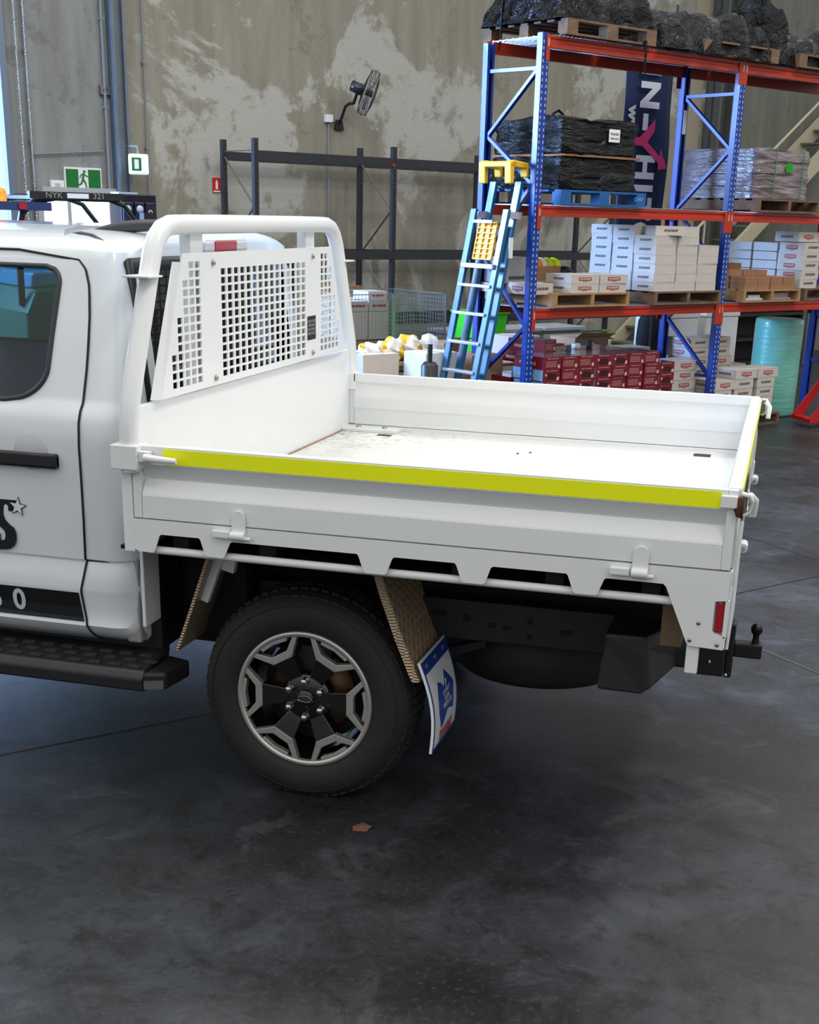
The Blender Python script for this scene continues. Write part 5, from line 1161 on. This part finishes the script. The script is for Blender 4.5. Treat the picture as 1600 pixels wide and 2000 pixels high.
t = thing('exit_sign', 'small double-sided exit light box hanging beside the steel column', 'sign', (-1.35, WV-.32, 2.50), -.2)
B(-.08, .14, 0, .09, 0, .22).build('light_box', M('exit_box', (226, 240, 248), .3, emit=.5), t, .02); B(-.06, .05, -.003, 0, .04, .18).build('green_panel', GS, t); MB().tube([(.03, .04, .22), (.03, .06, .30), (-.1, .28, .3)], .014, 8).build('mount_arm', CON, t)
B(-.03, .02, -.006, -.003, .06, .16).build('white_panel', WHT, t)
# wall fan
t = thing('wall_fan', 'black oscillating wall fan with a wire cage guard on the concrete wall', 'fan', (1.64, WV, 3.24))
MB().prism([(-.07, -.10), (.07, -.10), (.04, .02), (-.04, .02)], 1, -.04, 0).build('wall_bracket', BLK, t, .005)
MB().tube([(0, -.03, -.02), (0, -.09, .06), (.0, -.16, .17), (.0, -.24, .20), (.0, -.34, .20)], .018, 10).build('arm', BLK, t)
hc = Vector((.02, -.44, .36)); ax = Vector((.80, -.46, -.34)).normalized(); sx_ = ax.orthogonal().normalized(); sy2 = ax.cross(sx_)
MB().tube([hc-ax*.12, hc-ax*.11, hc+ax*.03, hc+ax*.05], [.04, .065, .07, .05], 16).build('motor', M('fan_motor', (30, 34, 42), .3, coat=.3), t)
MB().tube([(0, -.34, .20), hc-ax*.03-Vector((0, 0, .05))], .02, 8).build('tilt_joint', BLK, t)
m = MB(); fc = hc+ax*.12; RF = .27
for r, o_ in ((RF, 0), (RF*.98, .05), (RF*.98, -.05), (RF*.6, .075), (RF*.6, -.07), (RF*.25, .085)):
    m.tube([fc+ax*o_+(sx_*math.cos(a)+sy2*math.sin(a))*r for a in [2*PI*k/36 for k in range(36)]], .004, 5, closed=True)
for k in range(36):
    a = 2*PI*k/36; d = sx_*math.cos(a)+sy2*math.sin(a); m.tube([fc+ax*.085+d*.05, fc+ax*.075+d*RF*.6, fc+ax*.05+d*RF*.95, fc+d*RF, fc-ax*.05+d*RF*.95, fc-ax*.07+d*RF*.6, fc-ax*.07+d*.06], .0018, 4, cap=False)
m.build('wire_guard', M('guard_wire', (60, 60, 62), .35, .6), t)
for k in range(3):
    a = 2*PI*k/3; d = sx_*math.cos(a)+sy2*math.sin(a); e = ax.cross(d)
    q = [fc+d*.03-e*.02, fc+d*.10-e*.07+ax*.02, fc+d*.20-e*.06+ax*.02, fc+d*.205+e*.05-ax*.015, fc+d*.10+e*.06-ax*.02, fc+d*.03+e*.02]
    MB().add(q, [(0, 1, 4, 5), (1, 2, 3, 4)], 0, True).build('blade', M('fan_blade', (120, 122, 126), .25, .5), t, solid=.003)
MB().tube([fc-ax*.04, fc+ax*.05], .035, 16).build('hub', BLK, t)
# stair stringer and whiteboard on the far right
BEI = M('beige_steel', (196, 186, 156), .6)
t = thing('staircase', 'beige steel staircase stringer rising along the far wall', 'staircase', (0, 0, 0))
MB().prism([(6.3, .0), (6.62, .0), (12.6, 4.4), (12.6, 4.72)], 1, WV-.75, WV-.68).build('stringer', BEI, t)
MB().prism([(6.3, .0), (6.62, .0), (12.6, 4.4), (12.6, 4.72)], 1, WV-.10, WV-.03).build('stringer', BEI, t)
for i in range(20): B(6.5+i*.30, 6.5+i*.30+.28, WV-.68, WV-.1, .12+i*.2205, .15+i*.2205).build('tread', M('stair_tread', (120, 116, 100), .7), t)
MB().tube([(7.2, WV-.75, 1.6), (12.6, WV-.75, 5.55)], .022, 8).build('handrail', BEI, t)
for u in (8.0, 9.4, 10.8): MB().tube([(u, WV-.75, (u-6.5)*.735+.1), (u, WV-.75, (u-6.5)*.735+1.06)], .018, 8).build('rail_post', BEI, t)
t = thing('whiteboard', 'whiteboard with faint handwriting mounted on the far wall', 'whiteboard', (9.6, 3.9, 1.35)); B(0, 2.0, 0, .02, 0, 1.2).build('board', M('board_grey', (170, 174, 170), .4), t)
m = MB(); rn = random.Random(4)
for r_ in range(7):
    for c_ in range(5):
        if rn.random() < .6: m.tube([(.15+c_*.38+i*.03, -.002, 1.05-r_*.14+rn.uniform(-.012, .012)) for i in range(rn.randint(4, 8))], .004, 4)
m.build('handwriting', M('marker_ink', (96, 104, 112), .6), t)
for x in (.0, 1.95): B(x, x+.05, -.15, .2, -1.35, -1.31).box(x, x+.05, .0, .05, -1.31, 0).build('leg', ZINC, t)
# ---------------------------------------------------------------- forklift behind the truck
t = thing('forklift', 'green forklift with black overhead hoops and an orange beacon parked behind the truck cab', 'forklift', (-4.0, 2.2, .0), 0)
FG = M('forklift_green', (24, 130, 78), .35, coat=.4)
MB().prism([(0, .35), (0, 1.25), (.1, 1.45), (.85, 1.50), (.95, 1.35), (.95, .35)], 1, 0, 1.2).build('body', FG, t, .03)
MB().prism([(.1, 1.45), (.12, 1.58), (.6, 1.60), (.72, 1.50)], 1, .1, 1.1).build('engine_cover', M('cyan_cover', (60, 180, 205), .3), t, .02)
for y in (.15, 1.05):
    MB().tube([(.02, y, 1.3), (.03, y, 1.9), (.08, y, 2.08), (.2, y, 2.18), (.4, y, 2.215), (1.0, y, 2.215)], .03, 10).build('hoop', BLK, t)
    MB().tube([(.9, y, 2.21), (1.05, y, 2.16), (1.2, y, 1.98), (1.42, y, 1.7), (1.5, y, 1.2)], .022, 10).build('hoop', BLK, t)
for x in (.3, .6, .9): MB().beam((x, .15, 2.21), (x, 1.05, 2.21), .05, .03).build('roof_bar', BLK, t)
MB().box(.12, 1.0, .05, .10, 2.20, 2.26).text('NYK', .065, (.34, .046, 2.23), (1, 0, 0), (0, 0, 1), 1, .0005, squash=1.2).text('321', .065, (.76, .046, 2.23), (1, 0, 0), (0, 0, 1), 1, .0005, squash=1.2).box(.46, .66, .04, .05, 2.21, 2.25, 2).build('name_bar', [BLK, M('grey_print'), M('lamp_white', (230, 240, 255), .2)], t)
MB().lathe([(.0, .11), (.04, .10), (.05, .07), (.05, 0), (.06, 0)], (-.12, .1, 2.17), 'z', 16).build('beacon', M('amber_beacon', (255, 130, 10), .3, emit=.6), t); MB().box(-.18, .3, .02, .16, 2.10, 2.17).build('beacon_bracket', M('steel_blue', (50, 70, 120), .3, .3), t)
B(.0, .07, .0, .02, 2.11, 2.16).build('red_lamp', RED, t)
for x, r in ((.2, .3), (1.35, .36)):
    for y in (.02, 1.0): MB().lathe([(0, 0), (r*.9, 0), (r, .04), (r, .16), (r*.9, .2), (0, .2)], (x, y, r), 'y', 28).build('tyre', RUB, t)
MB().box(.9, 1.7, .1, 1.1, .25, .75).build('front_body', FG, t, .02); MB().box(1.62, 1.74, .2, .3, .1, 2.1).box(1.62, 1.74, .9, 1.0, .1, 2.1).box(1.62, 1.74, .2, 1.0, 1.9, 2.0).build('mast', DARK, t)
for y in (.3, .8): B(1.74, 2.7, y, y+.1, .04, .09).build('fork', DARK, t)
MB().box(.6, 1.0, .35, .85, .95, 1.15).box(.5, .62, .35, .85, 1.1, 1.6).build('seat', BLK, t, .03)
# black display cabinet by the column
t = thing('speaker_cabinet', 'tall black cabinet with white round emblems beside the steel column', 'cabinet', (-1.97, 4.45, 0))
m = B(0, .42, 0, .3, 0, 2.28).build('cabinet_body', M('cabinet_black', (16, 18, 26), .3, coat=.3), t, .01)
for i, x in enumerate((.0, .14, .27)): B(x+.01, x+.12, -.03, 0, .2, 2.2).build('panel', M('cabinet_navy', (20, 30, 60), .25, coat=.4), t, .01)
for x, z, r in ((.065, 2.13, .038), (.205, 2.13, .04)): MB().lathe([(0, -.034), (r, -.034), (r, -.03)], (x, 0, z), 'y', 20).build('round_emblem', M('pale_emblem', (190, 206, 226), .4), t)
for z in (2.1, 2.03, 1.96): MB().lathe([(.012, -.034), (.026, -.034), (.026, -.03)], (.33, 0, z), 'y', 16).build('ring_emblem', M('pink_ring', (190, 160, 165), .4), t)
B(-.02, .2, .0, .2, 2.28, 2.30).build('tray', M('pale_top', (170, 190, 220), .4), t)
# small debris on the floor
o = MB().add([(0, 0, 0), (.05, .01, 0), (.06, .05, .006), (.02, .06, .01), (-.01, .03, .004), (.03, .03, .014)], [(0, 1, 5), (1, 2, 5), (2, 3, 5), (3, 4, 5), (4, 0, 5), (0, 4, 3, 2, 1)]).build('dry_leaf', M('dead_leaf', (110, 74, 54), .9)); tagm(o, 'small crumpled brown leaf on the floor in front of the wheel', 'leaf', (.81, .04, .002), 0, rack=False)
